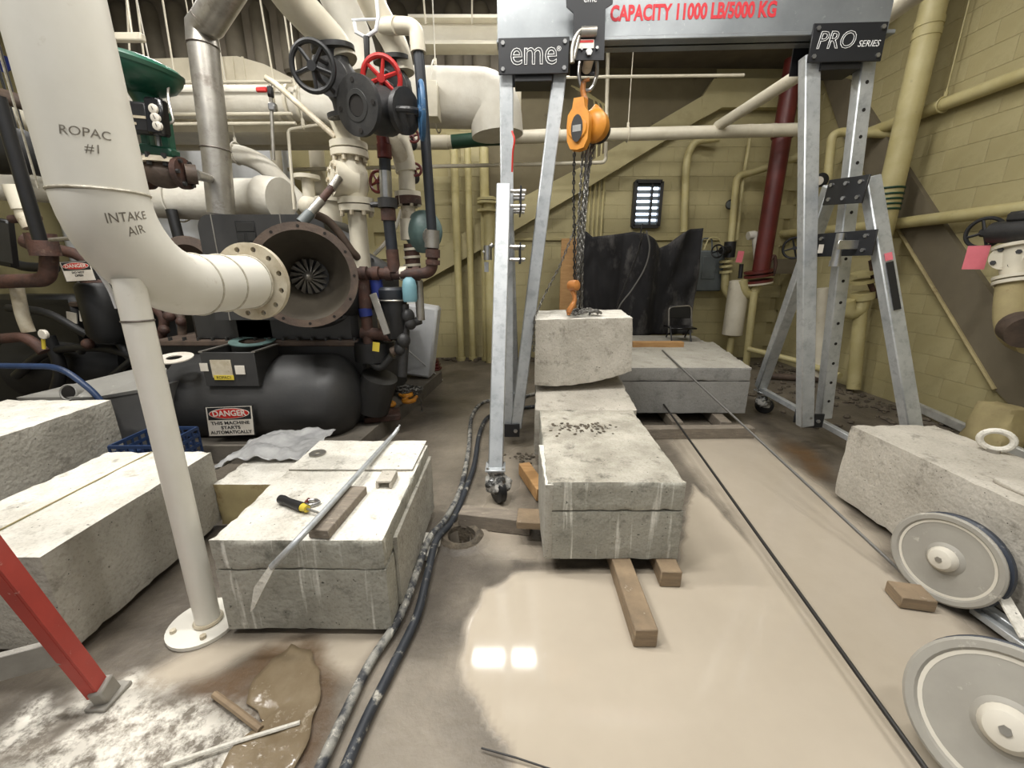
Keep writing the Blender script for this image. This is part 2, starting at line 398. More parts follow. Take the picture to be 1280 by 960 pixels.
def boolean_cut(o, cutter_mb):
    c = cutter_mb.build('cutter', 'hole', None); 
    c.location = o.parent.location if o.parent else o.location
    off = ORG.get(o.name, V((0, 0, 0)))
    c.location = (0, 0, 0)
    # bring both to world coordinates through the view layer
    bpy.context.view_layer.update()
    md = o.modifiers.new('cut', 'BOOLEAN'); md.object = c; md.operation = 'DIFFERENCE'; md.solver = 'EXACT'
    bpy.context.view_layer.update()
    me = bpy.data.meshes.new_from_object(o.evaluated_get(bpy.context.evaluated_depsgraph_get()))
    o.modifiers.clear(); o.data = me; me.set_sharp_from_angle(angle=math.radians(35))
    bpy.data.objects.remove(c)
def rough_block(name, corners, m_side, m_top, parent=None, n=(16, 20, 10), amp=0.006, chip=0.014, seed=0, warp=None):
    """concrete block from 8 corners (4 bottom, 4 top, same order) with uneven faces and chipped arrises"""
    C = [V(c) for c in corners]; nx, ny, nz = n; mb = MB(); cache = {}
    def P(i, j, k):
        key = (i, j, k)
        if key in cache: return cache[key]
        a, b, c = i/nx, j/ny, k/nz
        lo = (C[0]*(1-a)+C[1]*a)*(1-b)+(C[3]*(1-a)+C[2]*a)*b
        hi = (C[4]*(1-a)+C[5]*a)*(1-b)+(C[7]*(1-a)+C[6]*a)*b
        p = lo*(1-c)+hi*c
        cen = sum(C, V((0, 0, 0)))/8
        ext = [i in (0, nx), j in (0, ny), k in (0, nz)]
        q = p*6.0+V((seed*3.1, seed*1.7, 0))
        d = noise.noise(q)*amp+noise.noise(q*4)*amp*0.5
        nrm = V((0, 0, 0))
        if ext[0]: nrm.x = -1 if i == 0 else 1
        if ext[1]: nrm.y = -1 if j == 0 else 1
        if ext[2]: nrm.z = -1 if k == 0 else 1
        p = p+nrm*d*0.6
        if sum(ext) >= 2:
            e = chip*(0.35+1.3*max(0, noise.noise(q*3.3+V((9, 9, 9)))))
            p = p-nrm.normalized()*e
        if warp: p = warp(p, (a, b, c))
        cache[key] = p; return p
    ids = {}; vs = []; fs = []; mi = []
    def I(*k):
        if k not in ids: ids[k] = len(vs); vs.append(P(*k))
        return ids[k]
    for i in range(nx):
        for j in range(ny):
            fs.append((I(i, j, nz), I(i+1, j, nz), I(i+1, j+1, nz), I(i, j+1, nz))); mi.append(1)
            fs.append((I(i, j, 0), I(i, j+1, 0), I(i+1, j+1, 0), I(i+1, j, 0))); mi.append(0)
    for i in range(nx):
        for k in range(nz):
            fs.append((I(i, 0, k), I(i+1, 0, k), I(i+1, 0, k+1), I(i, 0, k+1))); mi.append(0)
            fs.append((I(i, ny, k), I(i, ny, k+1), I(i+1, ny, k+1), I(i+1, ny, k))); mi.append(0)
    for j in range(ny):
        for k in range(nz):
            fs.append((I(0, j, k), I(0, j, k+1), I(0, j+1, k+1), I(0, j+1, k))); mi.append(0)
            fs.append((I(nx, j, k), I(nx, j+1, k), I(nx, j+1, k+1), I(nx, j, k+1))); mi.append(0)
    mb.v = [tuple(p) for p in vs]; mb.f = fs; mb.m = mi
    if parent: return mb.build(name, [m_side, m_top], parent, ang=50)
    return mb
def corners(x0, x1, y0, y1, z0, z1, sk=(0, 0)):
    return [(x0, y0, z0), (x1, y0, z0), (x1+sk[0], y1, z0), (x0+sk[0], y1, z0), (x0, y0, z1), (x1, y0, z1), (x1+sk[0], y1, z1), (x0+sk[0], y1, z1)]
def pipe(name, label, cat, m, pts, r, bend=None, n=14, group=None, hangers=(), flanges=(), m2=None, bands=()):
    """a pipe run; flanges = (index along straight points t 0..1 of segment k)"""
    path = fillet(pts, bend if bend else r*2.2) if len(pts) > 2 else [V(p) for p in pts]
    mb = MB().tube(path, r, n)
    if not (hangers or flanges or bands): return solo(mb, name, label, cat, m, group=group)
    t = thing(name, label, cat, min(path, key=lambda q: q.z), group)
    mb.build('pipe_run', m, t)
    for (k, f, R, th) in flanges:
        a = V(pts[k]); b = V(pts[k+1]); c = a.lerp(b, f); d = (b-a).normalized()
        MB().cyl(c-d*th/2, c+d*th/2, R, n=20).build('flange', m2 or m, t)
    for (k, f, w, bm) in bands:
        a = V(pts[k]); b = V(pts[k+1]); c = a.lerp(b, f); d = (b-a).normalized()
        MB().cyl(c-d*w/2, c+d*w/2, r*1.04, n=n).build('band', bm, t)
    for (k, f, top) in hangers:
        a = V(pts[k]); b = V(pts[k+1]); c = a.lerp(b, f); d = (b-a).normalized()
        h = MB().torus(c, d, r*1.15, 0.008, 18, 5); h.cyl(c+V((0, 0, r*1.1)), c+V((0, 0, r*1.1+0.05)), 0.016, n=8)
        h.cyl(c+V((0, 0, r)), V((c.x, c.y, top)), 0.006, n=6); h.build('hanger', m, t)
    return t
# ------------------------------------------------------------------ floor
BW_Y, RW_X, CEIL = 7.0, 4.44, 4.95
def vnoise(x, y, sc, seed):
    r = np.random.default_rng(seed); T = r.random((64, 64)); out = 0; amp = 1.0; tot = 0
    for o in range(5):
        xs = x*sc*2**o+o*7.3; ys = y*sc*2**o+o*3.7
        xi = np.floor(xs).astype(int); yi = np.floor(ys).astype(int); fx = xs-xi; fy = ys-yi
        fx = fx*fx*(3-2*fx); fy = fy*fy*(3-2*fy); g = lambda a, b: T[a % 64, b % 64]
        out = out+amp*((g(xi, yi)*(1-fx)+g(xi+1, yi)*fx)*(1-fy)+(g(xi, yi+1)*(1-fx)+g(xi+1, yi+1)*fx)*fy); tot += amp; amp *= 0.55
    return out/tot
def polydist(x, y, poly):
    """signed distance, positive inside"""
    P = [(p[0], p[1]) for p in poly]; d = np.full(x.shape, 1e9); ins = np.zeros(x.shape, bool)
    for (x0, y0), (x1, y1) in zip(P, P[1:]+P[:1]):
        ex, ey = x1-x0, y1-y0; t = np.clip(((x-x0)*ex+(y-y0)*ey)/(ex*ex+ey*ey+1e-12), 0, 1)
        d = np.minimum(d, np.hypot(x-x0-t*ex, y-y0-t*ey))
        c = ((y0 > y) != (y1 > y)) & (x < (x1-x0)*(y-y0)/(y1-y0+1e-12)+x0); ins ^= c
    return np.where(ins, d, -d)
def zone(x, y, pix, soft, ns, na, seed):
    d = polydist(x, y, [fl(*p) for p in pix])+(vnoise(x, y, ns, seed)-0.5)*na
    return np.clip(d/soft+0.5, 0, 1)
def make_floor():
    xs = np.concatenate([np.arange(-7, -2.6, 0.12), np.arange(-2.6, 2.7, 0.022), np.arange(2.7, RW_X+0.15, 0.06)])
    ys = np.concatenate([np.arange(-2.5, 0.55, 0.2), np.arange(0.55, 3.2, 0.022), np.arange(3.2, BW_Y+0.15, 0.06)])
    X, Y = np.meshgrid(xs, ys); nx, ny = len(xs), len(ys)
    main = zone(X, Y, [(686, 716), (668, 714), (640, 716), (606, 738), (584, 780), (572, 830), (580, 862), (606, 885), (636, 935), (660, 1000), (720, 1250), (1500, 1250), (1160, 965), (1010, 770), (905, 640), (866, 605), (850, 705), (800, 710), (740, 712)], 0.03, 3.0, 0.12, 3)
    right = zone(X, Y, [(862, 590), (835, 545), (930, 535), (1040, 625), (1140, 705), (1210, 790), (1400, 900), (1500, 1250), (1100, 1100), (905, 640)], 0.12, 2.5, 0.25, 5)
    leftp = zone(X, Y, [(236, 812), (270, 796), (420, 790), (480, 795), (440, 850), (395, 830), (330, 812), (250, 850), (200, 862), (170, 850)], 0.08, 3, 0.1, 6)
    low = zone(X, Y, [(410, 1000), (470, 860), (560, 850), (640, 1000), (600, 1100)], 0.3, 2, 0.5, 8)*0.4
    mid = zone(X, Y, [(590, 640), (640, 560), (700, 540), (660, 600), (640, 640), (680, 705), (600, 700), (565, 640)], 0.15, 3, 0.2, 15)*0.55
    back = zone(X, Y, [(560, 500), (640, 480), (660, 520), (590, 560), (545, 640), (530, 620)], 0.3, 2, 0.4, 16)*0.25
    pud = np.maximum.reduce([main, right*0.86, leftp*0.9, low, mid, back])
    dark = np.maximum.reduce([
        zone(X, Y, [(545, 660), (600, 640), (625, 690), (610, 720), (560, 740), (530, 790), (510, 800), (520, 740)], 0.2, 4, 0.2, 9)*0.75,
        zone(X, Y, [(-60, 850), (60, 830), (120, 870), (130, 890), (40, 915), (-60, 930)], 0.12, 5, 0.16, 10)*0.8,  # shadow by the ladder foot, painted into the floor colour
        zone(X, Y, [(640, 700), (690, 700), (740, 706), (738, 716), (690, 710), (640, 712)], 0.03, 5, 0.05, 11)*0.8,
        zone(X, Y, [(110, 830), (270, 690), (280, 730), (200, 800), (180, 830), (130, 850)], 0.08, 6, 0.14, 17)*0.6,
        zone(X, Y, [(560, 470), (700, 462), (700, 500), (600, 500), (520, 560), (520, 500)], 0.5, 3, 0.6, 12)*0.5,
        zone(X, Y, [(1090, 680), (1130, 690), (1150, 715), (1110, 715)], 0.04, 6, 0.08, 18)*0.7,
        zone(X, Y, [(645, 610), (668, 570), (672, 548), (650, 548), (640, 580)], 0.1, 6, 0.1, 19)*0.5,
        zone(X, Y, [(930, 500), (1000, 500), (1130, 520), (1060, 560), (1045, 600), (1000, 560)], 0.3, 3, 0.4, 26)*0.8,
        zone(X, Y, [(940, 520), (1000, 540), (1060, 570), (1045, 615), (1010, 590), (960, 545)], 0.15, 4, 0.2, 13)*0.9])
    dust = np.maximum(zone(X, Y, [(40, 905), (150, 872), (250, 868), (300, 885), (330, 910), (300, 960), (280, 1050), (0, 1100), (-50, 1000)], 0.12, 6, 0.42, 14)*0.9,
                      zone(X, Y, [(290, 900), (345, 930), (360, 1000), (300, 1000)], 0.08, 7, 0.2, 24)*0.6)
    rust = np.maximum.reduce([zone(X, Y, [(975, 545), (1010, 560), (1035, 592), (1020, 598), (985, 572)], 0.15, 4, 0.2, 20)*0.9,
                      zone(X, Y, [(215, 865), (300, 832), (370, 792), (405, 810), (422, 850), (400, 960), (380, 1050), (300, 1000), (345, 900), (290, 880)], 0.05, 5, 0.1, 21)*0.95])
    z = (vnoise(X, Y, 1.8, 30)-0.5)*0.016*(1-pud)*(Y < 3.2)
    # drain hole: the slab goes down in a shaft
    dc = fl(577, 671); rr = np.hypot(X-dc.x, Y-dc.y)
    z = np.where(rr < 0.07, -0.22, np.where(rr < 0.1, z-0.012, np.where(rr < 0.15, z+0.012, z)))
    me = bpy.data.meshes.new('floor'); co = np.stack([X, Y, z], -1).reshape(-1, 3)
    i = np.arange(nx*ny).reshape(ny, nx); q = np.stack([i[:-1, :-1], i[:-1, 1:], i[1:, 1:], i[1:, :-1]], -1).reshape(-1, 4)
    me.from_pydata(co.tolist(), [], q.tolist())
    a = me.color_attributes.new('cover', 'FLOAT_COLOR', 'POINT')
    a.data.foreach_set('color', np.stack([pud, dark, dust, rust], -1).reshape(-1).astype(np.float32))
    me.polygons.foreach_set('use_smooth', [True]*len(me.polygons))
    m = bpy.data.materials.new('floor_slurry'); m.use_nodes = True; nt = m.node_tree; N = nt.nodes; L = nt.links; b = N['Principled BSDF']
    at_ = N.new('ShaderNodeAttribute'); at_.attribute_name = 'cover'; sp = N.new('ShaderNodeSeparateColor'); L.new(at_.outputs['Color'], sp.inputs[0])
    tc = N.new('ShaderNodeTexCoord')
    def nz(sc, det=8, ro=0.65):
        n_ = N.new('ShaderNodeTexNoise'); n_.inputs['Scale'].default_value = sc; n_.inputs['Detail'].default_value = det; n_.inputs['Roughness'].default_value = ro; L.new(tc.outputs['Object'], n_.inputs['Vector']); return n_.outputs['Fac']
    def ramp(src, p0, p1, c0, c1):
        r = N.new('ShaderNodeValToRGB'); r.color_ramp.elements[0].position = p0; r.color_ramp.elements[1].position = p1; r.color_ramp.elements[0].color = c0; r.color_ramp.elements[1].color = c1; L.new(src, r.inputs[0]); return r.outputs[0]
    def mix(f, a_, b_):
        x = N.new('ShaderNodeMix'); x.data_type = 'RGBA'; L.new(f, x.inputs[0])
        for s_, q_ in ((6, a_), (7, b_)):
            if isinstance(q_, tuple): x.inputs[s_].default_value = q_
            else: L.new(q_, x.inputs[s_])
        return x.outputs[2]
    def mul(a_, b_):
        x = N.new('ShaderNodeMath'); x.operation = 'MULTIPLY'; x.use_clamp = True; L.new(a_, x.inputs[0])
        if isinstance(b_, float): x.inputs[1].default_value = b_
        else: L.new(b_, x.inputs[1])
        return x.outputs[0]
    base = ramp(nz(1.6, 10), 0.35, 0.68, lin((82, 76, 67)), lin((130, 121, 108)))
    base = mix(mul(ramp(nz(11, 8), 0.5, 0.72, (0, 0, 0, 1), (1, 1, 1, 1)), 0.55), base, lin((82, 75, 66)))
    slur = ramp(nz(0.9, 5), 0.35, 0.7, lin((176, 165, 148)), lin((186, 175, 158)))
    c = mix(sp.outputs[0], base, slur)
    c = mix(mul(sp.outputs[1], ramp(nz(5, 8), 0.3, 0.6, (0.45,)*3+(1,), (1, 1, 1, 1))), c, lin((70, 64, 57)))
    c = mix(mul(at_.outputs['Alpha'], ramp(nz(4, 8), 0.3, 0.62, (0.3,)*3+(1,), (1, 1, 1, 1))), c, lin((92, 68, 42)))
    c = mix(mul(sp.outputs[2], ramp(nz(13, 10, 0.75), 0.42, 0.56, (0.05,)*3+(1,), (1, 1, 1, 1))), c, lin((226, 221, 209)))
    L.new(c, b.inputs['Base Color'])
    ro = N.new('ShaderNodeMapRange'); L.new(sp.outputs[0], ro.inputs[0]); ro.inputs[3].default_value = 0.42; ro.inputs[4].default_value = 0.07
    ad = N.new('ShaderNodeMath'); ad.operation = 'ADD'; L.new(ro.outputs[0], ad.inputs[0]); L.new(mul(sp.outputs[2], 0.4), ad.inputs[1]); L.new(ad.outputs[0], b.inputs['Roughness'])
    b.inputs['Specular IOR Level'].default_value = 0.4
    bp = N.new('ShaderNodeBump'); bp.inputs['Distance'].default_value = 0.015
    inv = N.new('ShaderNodeMath'); inv.operation = 'SUBTRACT'; inv.inputs[0].default_value = 1.0; L.new(sp.outputs[0], inv.inputs[1])
    L.new(mul(inv.outputs[0], 0.5), bp.inputs['Strength']); L.new(nz(22, 8), bp.inputs['Height']); L.new(bp.outputs[0], b.inputs['Normal'])
    me.materials.append(m)
    o = bpy.data.objects.new('floor', me); COL.objects.link(o); o['kind'] = 'structure'
    o['label'] = 'concrete floor covered in beige slurry and mud'
make_floor()
# ------------------------------------------------------------------ walls of painted concrete block
wb = struct(MB().box((-1.2, BW_Y+0.1, CEIL/2), (11.8, 0.2, CEIL)), 'wall_back', 'mortar', smooth=False)
wr = struct(MB().box((RW_X+0.1, 2.3, CEIL/2), (0.2, 9.6, CEIL)), 'wall_right', 'mortar', smooth=False)
wl = struct(MB().box((-6.8, 2.3, CEIL/2), (0.2, 9.6, CEIL)), 'wall_left', 'wall', smooth=False)
struct(MB().box((-1.2, 2.3, CEIL+0.1), (11.6, 9.8, 0.2)), 'ceiling', 'ceil', smooth=False)
CW, CHT = 0.406, 0.203
proto = MB().box((0, 0, 0), (CW-0.0018, 0.05, CHT-0.0018), bev=0.0018).build('block', 'wall', wb, smooth=False)
pr_r = MB().box((0, 0, 0), (0.05, CW-0.0018, CHT-0.0018), bev=0.0018).build('block', 'wall', wr, smooth=False)
first = True
for k in range(18):
    for i in range(17):
        x = -2.0+i*CW+(CW/2 if k % 2 else 0)
        if x > RW_X-0.1: continue
        if x < -0.9 and k > 13: continue
        o = proto if first else proto.copy()
        if not first: COL.objects.link(o)
        first = False; o.location = (x, BW_Y-0.012, (k+0.5)*CHT); 
first = True
for k in range(20):
    for i in range(15):
        y = BW_Y-0.1-i*CW-(CW/2 if k % 2 else 0)
        if y < 1.4: continue
        o = pr_r if first else pr_r.copy()
        if not first: COL.objects.link(o)
        first = False; o.location = (RW_X-0.012, y, (k+0.5)*CHT)
# plain painted areas of the same wall beyond the blocks that can be told apart
MB().box((-4.6, BW_Y-0.012, 2.0), (4.8, 0.05, 4.0)).build('painted_wall_area', 'wall', wb, smooth=False)
MB().box((1.2, BW_Y-0.012, 4.3), (6.4, 0.05, 1.3)).build('painted_wall_area', 'wall', wb, smooth=False)
MB().box((RW_X-0.012, 4.2, 4.5), (0.05, 5.6, 0.88)).build('painted_wall_area', 'wall', wr, smooth=False)
MB().box((RW_X-0.012, 0.0, 2.4), (0.05, 2.2, 4.8)).build('painted_wall_area', 'wall', wr, smooth=False)
# ribbed bulkhead high on the back wall, deck ribs under the ceiling
tr = struct(MB().box((-2.6, BW_Y-0.2, 4.47), (6.6, 0.3, 0.95)), 'trim_1', 'ceil', smooth=False)
for i in range(17):
    x = -5.6+i*0.37
    MB().lathe([(0.1, 0), (0.13, 0.03), (0.13, 0.72), (0.09, 0.8), (0.02, 0.83)], (x, BW_Y-0.34, 4.06), (0, 0, 1), 14).build('rib', 'ribs', tr)
for i, y in enumerate((3.4, 4.6, 5.8)):
    b = struct(MB().box((-1.2, y, CEIL-0.1), (11.4, 0.16, 0.2)), 'trim_%d' % (i+2), 'ceil', smooth=False)
# ------------------------------------------------------------------ unseen ceiling lamps, mostly added to light the room
for i, (x, y, pw) in enumerate(UNSEEN_LAMPS):
    lab = ['nearest the back wall stair', 'added in the back right corner', 'added in the back left corner', 'added above the left concrete blocks', 'added above the block with the pry bar', 'added above the gantry beam', 'added behind the viewer on the left', 'added behind the viewer on the right'][i]
    t = thing('unseen_lamp', 'unseen white twin tube fluorescent ceiling lamp '+lab, 'lamp', (x, y, LAMP_Z), 'ceiling lamps')
    h = MB(); h.prism([(x-0.6, y-0.06, LAMP_Z+0.12), (x-0.6, y+0.06, LAMP_Z+0.12), (x-0.6, y+0.14, LAMP_Z+0.06), (x-0.6, y-0.14, LAMP_Z+0.06)], (1.2, 0, 0)); h.build('housing', 'plastic_white', t)
    for s_ in (-0.06, 0.06): MB().cyl((x-0.58, y+s_, LAMP_Z+0.035), (x+0.58, y+s_, LAMP_Z+0.035), 0.018, n=10).build('tube', 'lamptube', t)
    MB().cyl((x-0.4, y, LAMP_Z+0.12), (x-0.4, y, CEIL), 0.008, n=6).cyl((x+0.4, y, LAMP_Z+0.12), (x+0.4, y, CEIL), 0.008, n=6).build('hanger_rods', 'plastic_white', t)
    ld = bpy.data.lights.new('unseen_lamp_light', 'AREA'); ld.shape = 'RECTANGLE'; ld.size = 1.15; ld.size_y = 0.24; ld.energy = pw; ld.color = (1.0, 0.98, 0.945)
    lo = bpy.data.objects.new('unseen_lamp_light', ld); COL.objects.link(lo); lo.parent = t; lo.location = (0, 0, 0.0)
# ------------------------------------------------------------------ concrete blocks
def kerf_block(name, label, x0, x1, y0, y1, z0, z1, ms, mt, split=None, seed=0, sk=(0, 0), group='sawn concrete blocks'):
    t = thing(name, label, 'concrete block', ((x0+x1)/2, (y0+y1)/2, z0), group)
    zs = [z0]+(list(split) if split else [])+[z1]
    for i in range(len(zs)-1):
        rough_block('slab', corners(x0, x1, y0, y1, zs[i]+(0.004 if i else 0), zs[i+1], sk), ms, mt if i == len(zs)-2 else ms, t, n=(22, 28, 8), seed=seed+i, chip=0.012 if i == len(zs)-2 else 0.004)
    return t
# left foreground block with the pry bar
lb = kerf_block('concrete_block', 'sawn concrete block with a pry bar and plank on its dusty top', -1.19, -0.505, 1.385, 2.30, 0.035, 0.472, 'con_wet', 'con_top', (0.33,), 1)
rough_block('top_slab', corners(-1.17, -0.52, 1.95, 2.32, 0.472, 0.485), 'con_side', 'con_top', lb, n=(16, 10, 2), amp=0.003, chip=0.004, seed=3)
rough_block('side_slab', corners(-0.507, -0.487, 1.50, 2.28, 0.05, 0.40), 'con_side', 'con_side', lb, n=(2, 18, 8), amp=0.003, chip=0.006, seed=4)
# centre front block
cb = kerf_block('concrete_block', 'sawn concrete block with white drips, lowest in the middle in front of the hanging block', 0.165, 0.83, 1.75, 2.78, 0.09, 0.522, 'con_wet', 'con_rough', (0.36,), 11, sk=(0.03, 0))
rough_block('spall', corners(0.155, 0.20, 1.745, 2.2, 0.1, 0.51), 'con_side', 'con_top', cb, n=(3, 14, 10), amp=0.006, chip=0.01, seed=5)
# concrete chunk and remnants on its top
d = MB()
for i in range(90):
    p = V((0.30+random.gauss(0.14, 0.09), 2.42+random.gauss(0, 0.05), 0.526)); r = random.uniform(0.003, 0.010)
    d.ell(p, (r*1.6, r, r*0.5), 5, 4, Matrix.Rotation(random.random()*3, 3, 'Z'))
solo(d, 'rubble', 'crumbled concrete bits on top of the middle front block', 'rubble', 'debris')['kind'] = 'stuff'
# slab piece behind it, and the block hanging from the hoist
t = thing('concrete_slab', 'pale concrete slab piece between the hanging block and the middle front block', 'concrete slab', (0.58, 3.3, 0.1), 'sawn concrete blocks')
def lowwarp(p, abc):
    return p+V((0, 0, 0.10*abc[1]*abc[2]))
mbk = rough_block('x', corners(0.17, 0.94, 2.92, 3.9, 0.1, 0.47, (0.06, 0)), 'con_side', 'con_cut', None, n=(22, 24, 8), seed=21, warp=lowwarp); mbk.build('slab', ['con_side', 'con_cut'], t, ang=50)
hang_lo = 0.60
t = thing('concrete_block', 'rough concrete block hanging from the orange chain hoist', 'concrete block', (0.60, 3.5, hang_lo), 'sawn concrete blocks')
def hw(p, abc):
    a, b, c = abc
    return p+V((0, 0, (1-c)*(0.05*math.sin(a*2.6+0.6)*-1+0.07*a*a)))
mbk = rough_block('x', [(0.185, 3.25, 0.60), (0.99, 3.30, 0.60), (1.03, 3.85, 0.60), (0.23, 3.80, 0.60), (0.18, 3.25, 1.105), (0.965, 3.30, 1.115), (1.0, 3.85, 1.125), (0.22, 3.80, 1.125)], 'con_cut', 'con_top', None, n=(26, 20, 18), amp=0.008, chip=0.009, seed=31, warp=hw)
mbk.build('body', ['con_cut', 'con_top'], t, ang=50)
# large slab at the back on timbers
t = kerf_block('concrete_slab', 'wide wet grey concrete slab on timbers in front of the black tarp', 1.02, 2.29, 3.82, 5.25, 0.12, 0.58, 'con_grey', 'con_side', (0.44,), 41, sk=(0.3, 0))
t = kerf_block('concrete_slab', 'dark concrete slab lying behind the wide wet slab', 1.3, 2.55, 5.32, 5.95, 0.1, 0.55, 'con_grey', 'con_side', None, 44, sk=(0.1, 0))
# left big blocks
kerf_block('concrete_block', 'long bright topped concrete block between red ladder and white pipe stand', -2.32, -1.72, 1.27, 2.17, 0.05, 0.485, 'con_side', 'con_top', None, 51)
lbb = [o for o in bpy.data.objects if o.name.startswith('concrete_block')][-1]
MB().box((-2.05, 1.72, 0.489), (0.006, 0.86, 0.004)).build('saw_kerf', 'mortar', lbb)
kerf_block('concrete_block', 'concrete block resting on the blue handled cart at far left', -3.55, -2.82, 1.85, 2.76, 0.2, 0.605, 'con_side', 'con_top', None, 55)
# right block
kerf_block('concrete_block', 'sloping pale concrete block beside the grey pulley wheels', 2.165, 2.71, 1.1, 2.47, 0.035, 0.53, 'con_cut', 'con_cut', None, 61)
rb = [o for o in bpy.data.objects if o.name.startswith('concrete_block')][-1]
rough_block('broken_ledge', corners(2.25, 2.73, 1.05, 1.75, 0.52, 0.555), 'con_cut', 'con_cut', rb, n=(10, 14, 3), amp=0.01, chip=0.02, seed=66)
# small block with plastic sheet behind left block
kerf_block('concrete_block', 'small tan concrete block under the crumpled grey plastic sheet', -1.72, -1.28, 2.12, 2.72, 0.03, 0.30, 'pier', 'con_top', None, 71)
mb = MB(); nx, ny = 30, 22
g = []
for j in range(ny+1):
    for i in range(nx+1):
        x = -1.98+i/nx*0.66; y = 2.38+j/ny*0.5
        z = 0.315+0.055*abs(noise.noise(V((x*6+y*3, y*5, 0))))+0.03*abs(noise.noise(V((x*19, y*15, 4))))
        if x < -1.74: z -= (-1.74-x)*0.45
        g.append((x, y, z))
mb.add(g, [(j*(nx+1)+i, j*(nx+1)+i+1, (j+1)*(nx+1)+i+1, (j+1)*(nx+1)+i) for j in range(ny) for i in range(nx)])
o = solo(mb, 'plastic_sheet', 'crumpled grey plastic sheet draped over the small tan block', 'plastic sheet', 'plasticsheet', ang=80)
sm = o.modifiers.new('thick', 'SOLIDIFY'); sm.thickness = 0.004
# ------------------------------------------------------------------ timbers
def timber(p0, p1, w, h, m, label, group='timber blocking'):
    return solo(MB().bar(p0, p1, w, h, side=(V(p1)-V(p0)).cross(V((0, 0, 1))), bev=0.004), 'timber', label, 'timber', m, group=group)
timber((0.545, 1.33, 0.045), (0.56, 2.6, 0.045), 0.095, 0.088, 'wood', 'long grey timber sticking out toward the viewer from under the middle block')
timber((0.77, 1.66, 0.045), (0.80, 2.3, 0.045), 0.1, 0.088, 'wood', 'short sawn timber end under the right corner of the middle block')
timber(fl(576, 645, 0.05), fl(664, 655, 0.05), 0.10, 0.095, 'woodgrey', 'grey timber lying left of the middle block by the caster')
timber(fl(640, 645, 0.13)+V((0.03, -0.02, 0)), fl(640, 645, 0.13)+V((0.26, -0.04, 0)), 0.14, 0.045, 'wood', 'pale broken timber wedged against the left side of the middle block')
timber(fl(655, 585, 0.06), fl(678, 618, 0.06), 0.085, 0.09, 'woodfresh', 'orange brown timber end beside the middle block and caster')
timber(at(790, 432, 4.9)*1.0, at(853, 432, 4.9), 0.09, 0.1, 'woodfresh', 'orange brown plank on top of the wide wet slab')
timber((0.95, 3.5, 0.05), (2.2, 3.52, 0.05), 0.1, 0.1, 'woodgrey', 'long grey timber lying in front of the wide wet slab')
timber((1.55, 3.6, 0.06), (1.62, 4.6, 0.06), 0.1, 0.1, 'woodgrey', 'timber spacer under the wide wet slab near the saw wire')
timber((2.0, 3.6, 0.06), (2.1, 4.6, 0.06), 0.1, 0.1, 'woodgrey', 'timber spacer under the right end of the wide wet slab')
timber((1.1, 3.9, 0.06), (1.14, 4.6, 0.06), 0.1, 0.1, 'woodgrey', 'timber spacer under the left end of the wide wet slab')
timber(fl(1116, 742, 0.035), fl(1160, 748, 0.035), 0.11, 0.06, 'wood', 'tan wood block on the floor by the small pulley wheel')
timber((-1.1, 1.6, 0.017), (-0.6, 1.62, 0.017), 0.1, 0.03, 'woodgrey', 'thin timber under the block with the pry bar')
pc = fl(527, 682, 0.02)
timber(pc+V((-0.09, -0.055, 0)), pc+V((0.09, -0.06, 0)), 0.09, 0.035, 'con_top', 'white board under the hoses nearer the viewer')
timber(pc+V((-0.09, 0.055, 0)), pc+V((0.1, 0.05, 0)), 0.09, 0.035, 'con_top', 'white board under the hoses nearer the floor drain')
# ------------------------------------------------------------------ tools on the left block
ZT = 0.472
pk0, pk1 = fl(398, 668, ZT+0.02), fl(448, 612, ZT+0.02)
solo(MB().bar(pk0, pk1, 0.085, 0.04, side=(pk1-pk0).cross(V((0, 0, 1))), bev=0.003), 'wood_plank', 'short weathered plank under the pry bar', 'plank', 'woodgrey')
pts = [fl(500, 531, ZT+0.09), fl(494, 541, ZT+0.05), fl(484, 552, ZT+0.035), fl(430, 612, ZT+0.055), fl(375, 672, ZT+0.055), at(340, 708, 1.315), at(325, 733, 1.30), at(319, 764, 1.30)]
t = thing('pry_bar', 'long steel pry bar lying across the dusty block and hanging over its edge', 'pry bar', pts[4])
MB().tube(spline(pts[:6], 6), [0.006]*3+[0.013]*28, 10).build('shaft', 'galv', t)
e = MB()
prs = [(pts[5]+V((-0.012, 0, 0)), pts[5]+V((0.014, 0, 0))), (pts[6]+V((-0.02, 0, 0)), pts[6]+V((0.02, 0, 0))), (pts[7]+V((-0.016, 0, 0)), pts[7]+V((0.003, 0, 0.02)))]
ve = []
for a, b in prs: ve += [a+V((0, -0.006, 0)), b+V((0, -0.006, 0)), b+V((0, 0.008, 0)), a+V((0, 0.008, 0))]
fe = [(0, 3, 2, 1), (8, 9, 10, 11)]
for k in range(2):
    for i in range(4): j = (i+1) % 4; fe.append((k*4+i, k*4+j, k*4+4+j, k*4+4+i))
e.add(ve, fe); e.build('blade', 'con_top', t)
a, b = fl(349, 623, ZT+0.022), fl(378, 634, ZT+0.022); c = fl(398, 641, ZT+0.02); dr = (b-a).normalized()
t = thing('screwdriver', 'screwdriver with black and yellow handle on the dusty block', 'screwdriver', a)
MB().lathe([(0.008, 0), (0.019, 0.008), (0.021, 0.03), (0.018, 0.06), (0.021, (b-a).length)], a, dr, 14).build('handle', 'black', t)
MB().lathe([(0.018, 0), (0.014, 0.02), (0.016, 0.03)], b, dr, 14).build('collar', 'yellow', t)
MB().cyl(b+dr*0.02, c, 0.005, n=8).build('shank', 'silver', t)
sc = fl(391, 628, ZT+0.012)
t = thing('shackle', 'small steel shackle beside the screwdriver on the dusty block', 'shackle', sc)
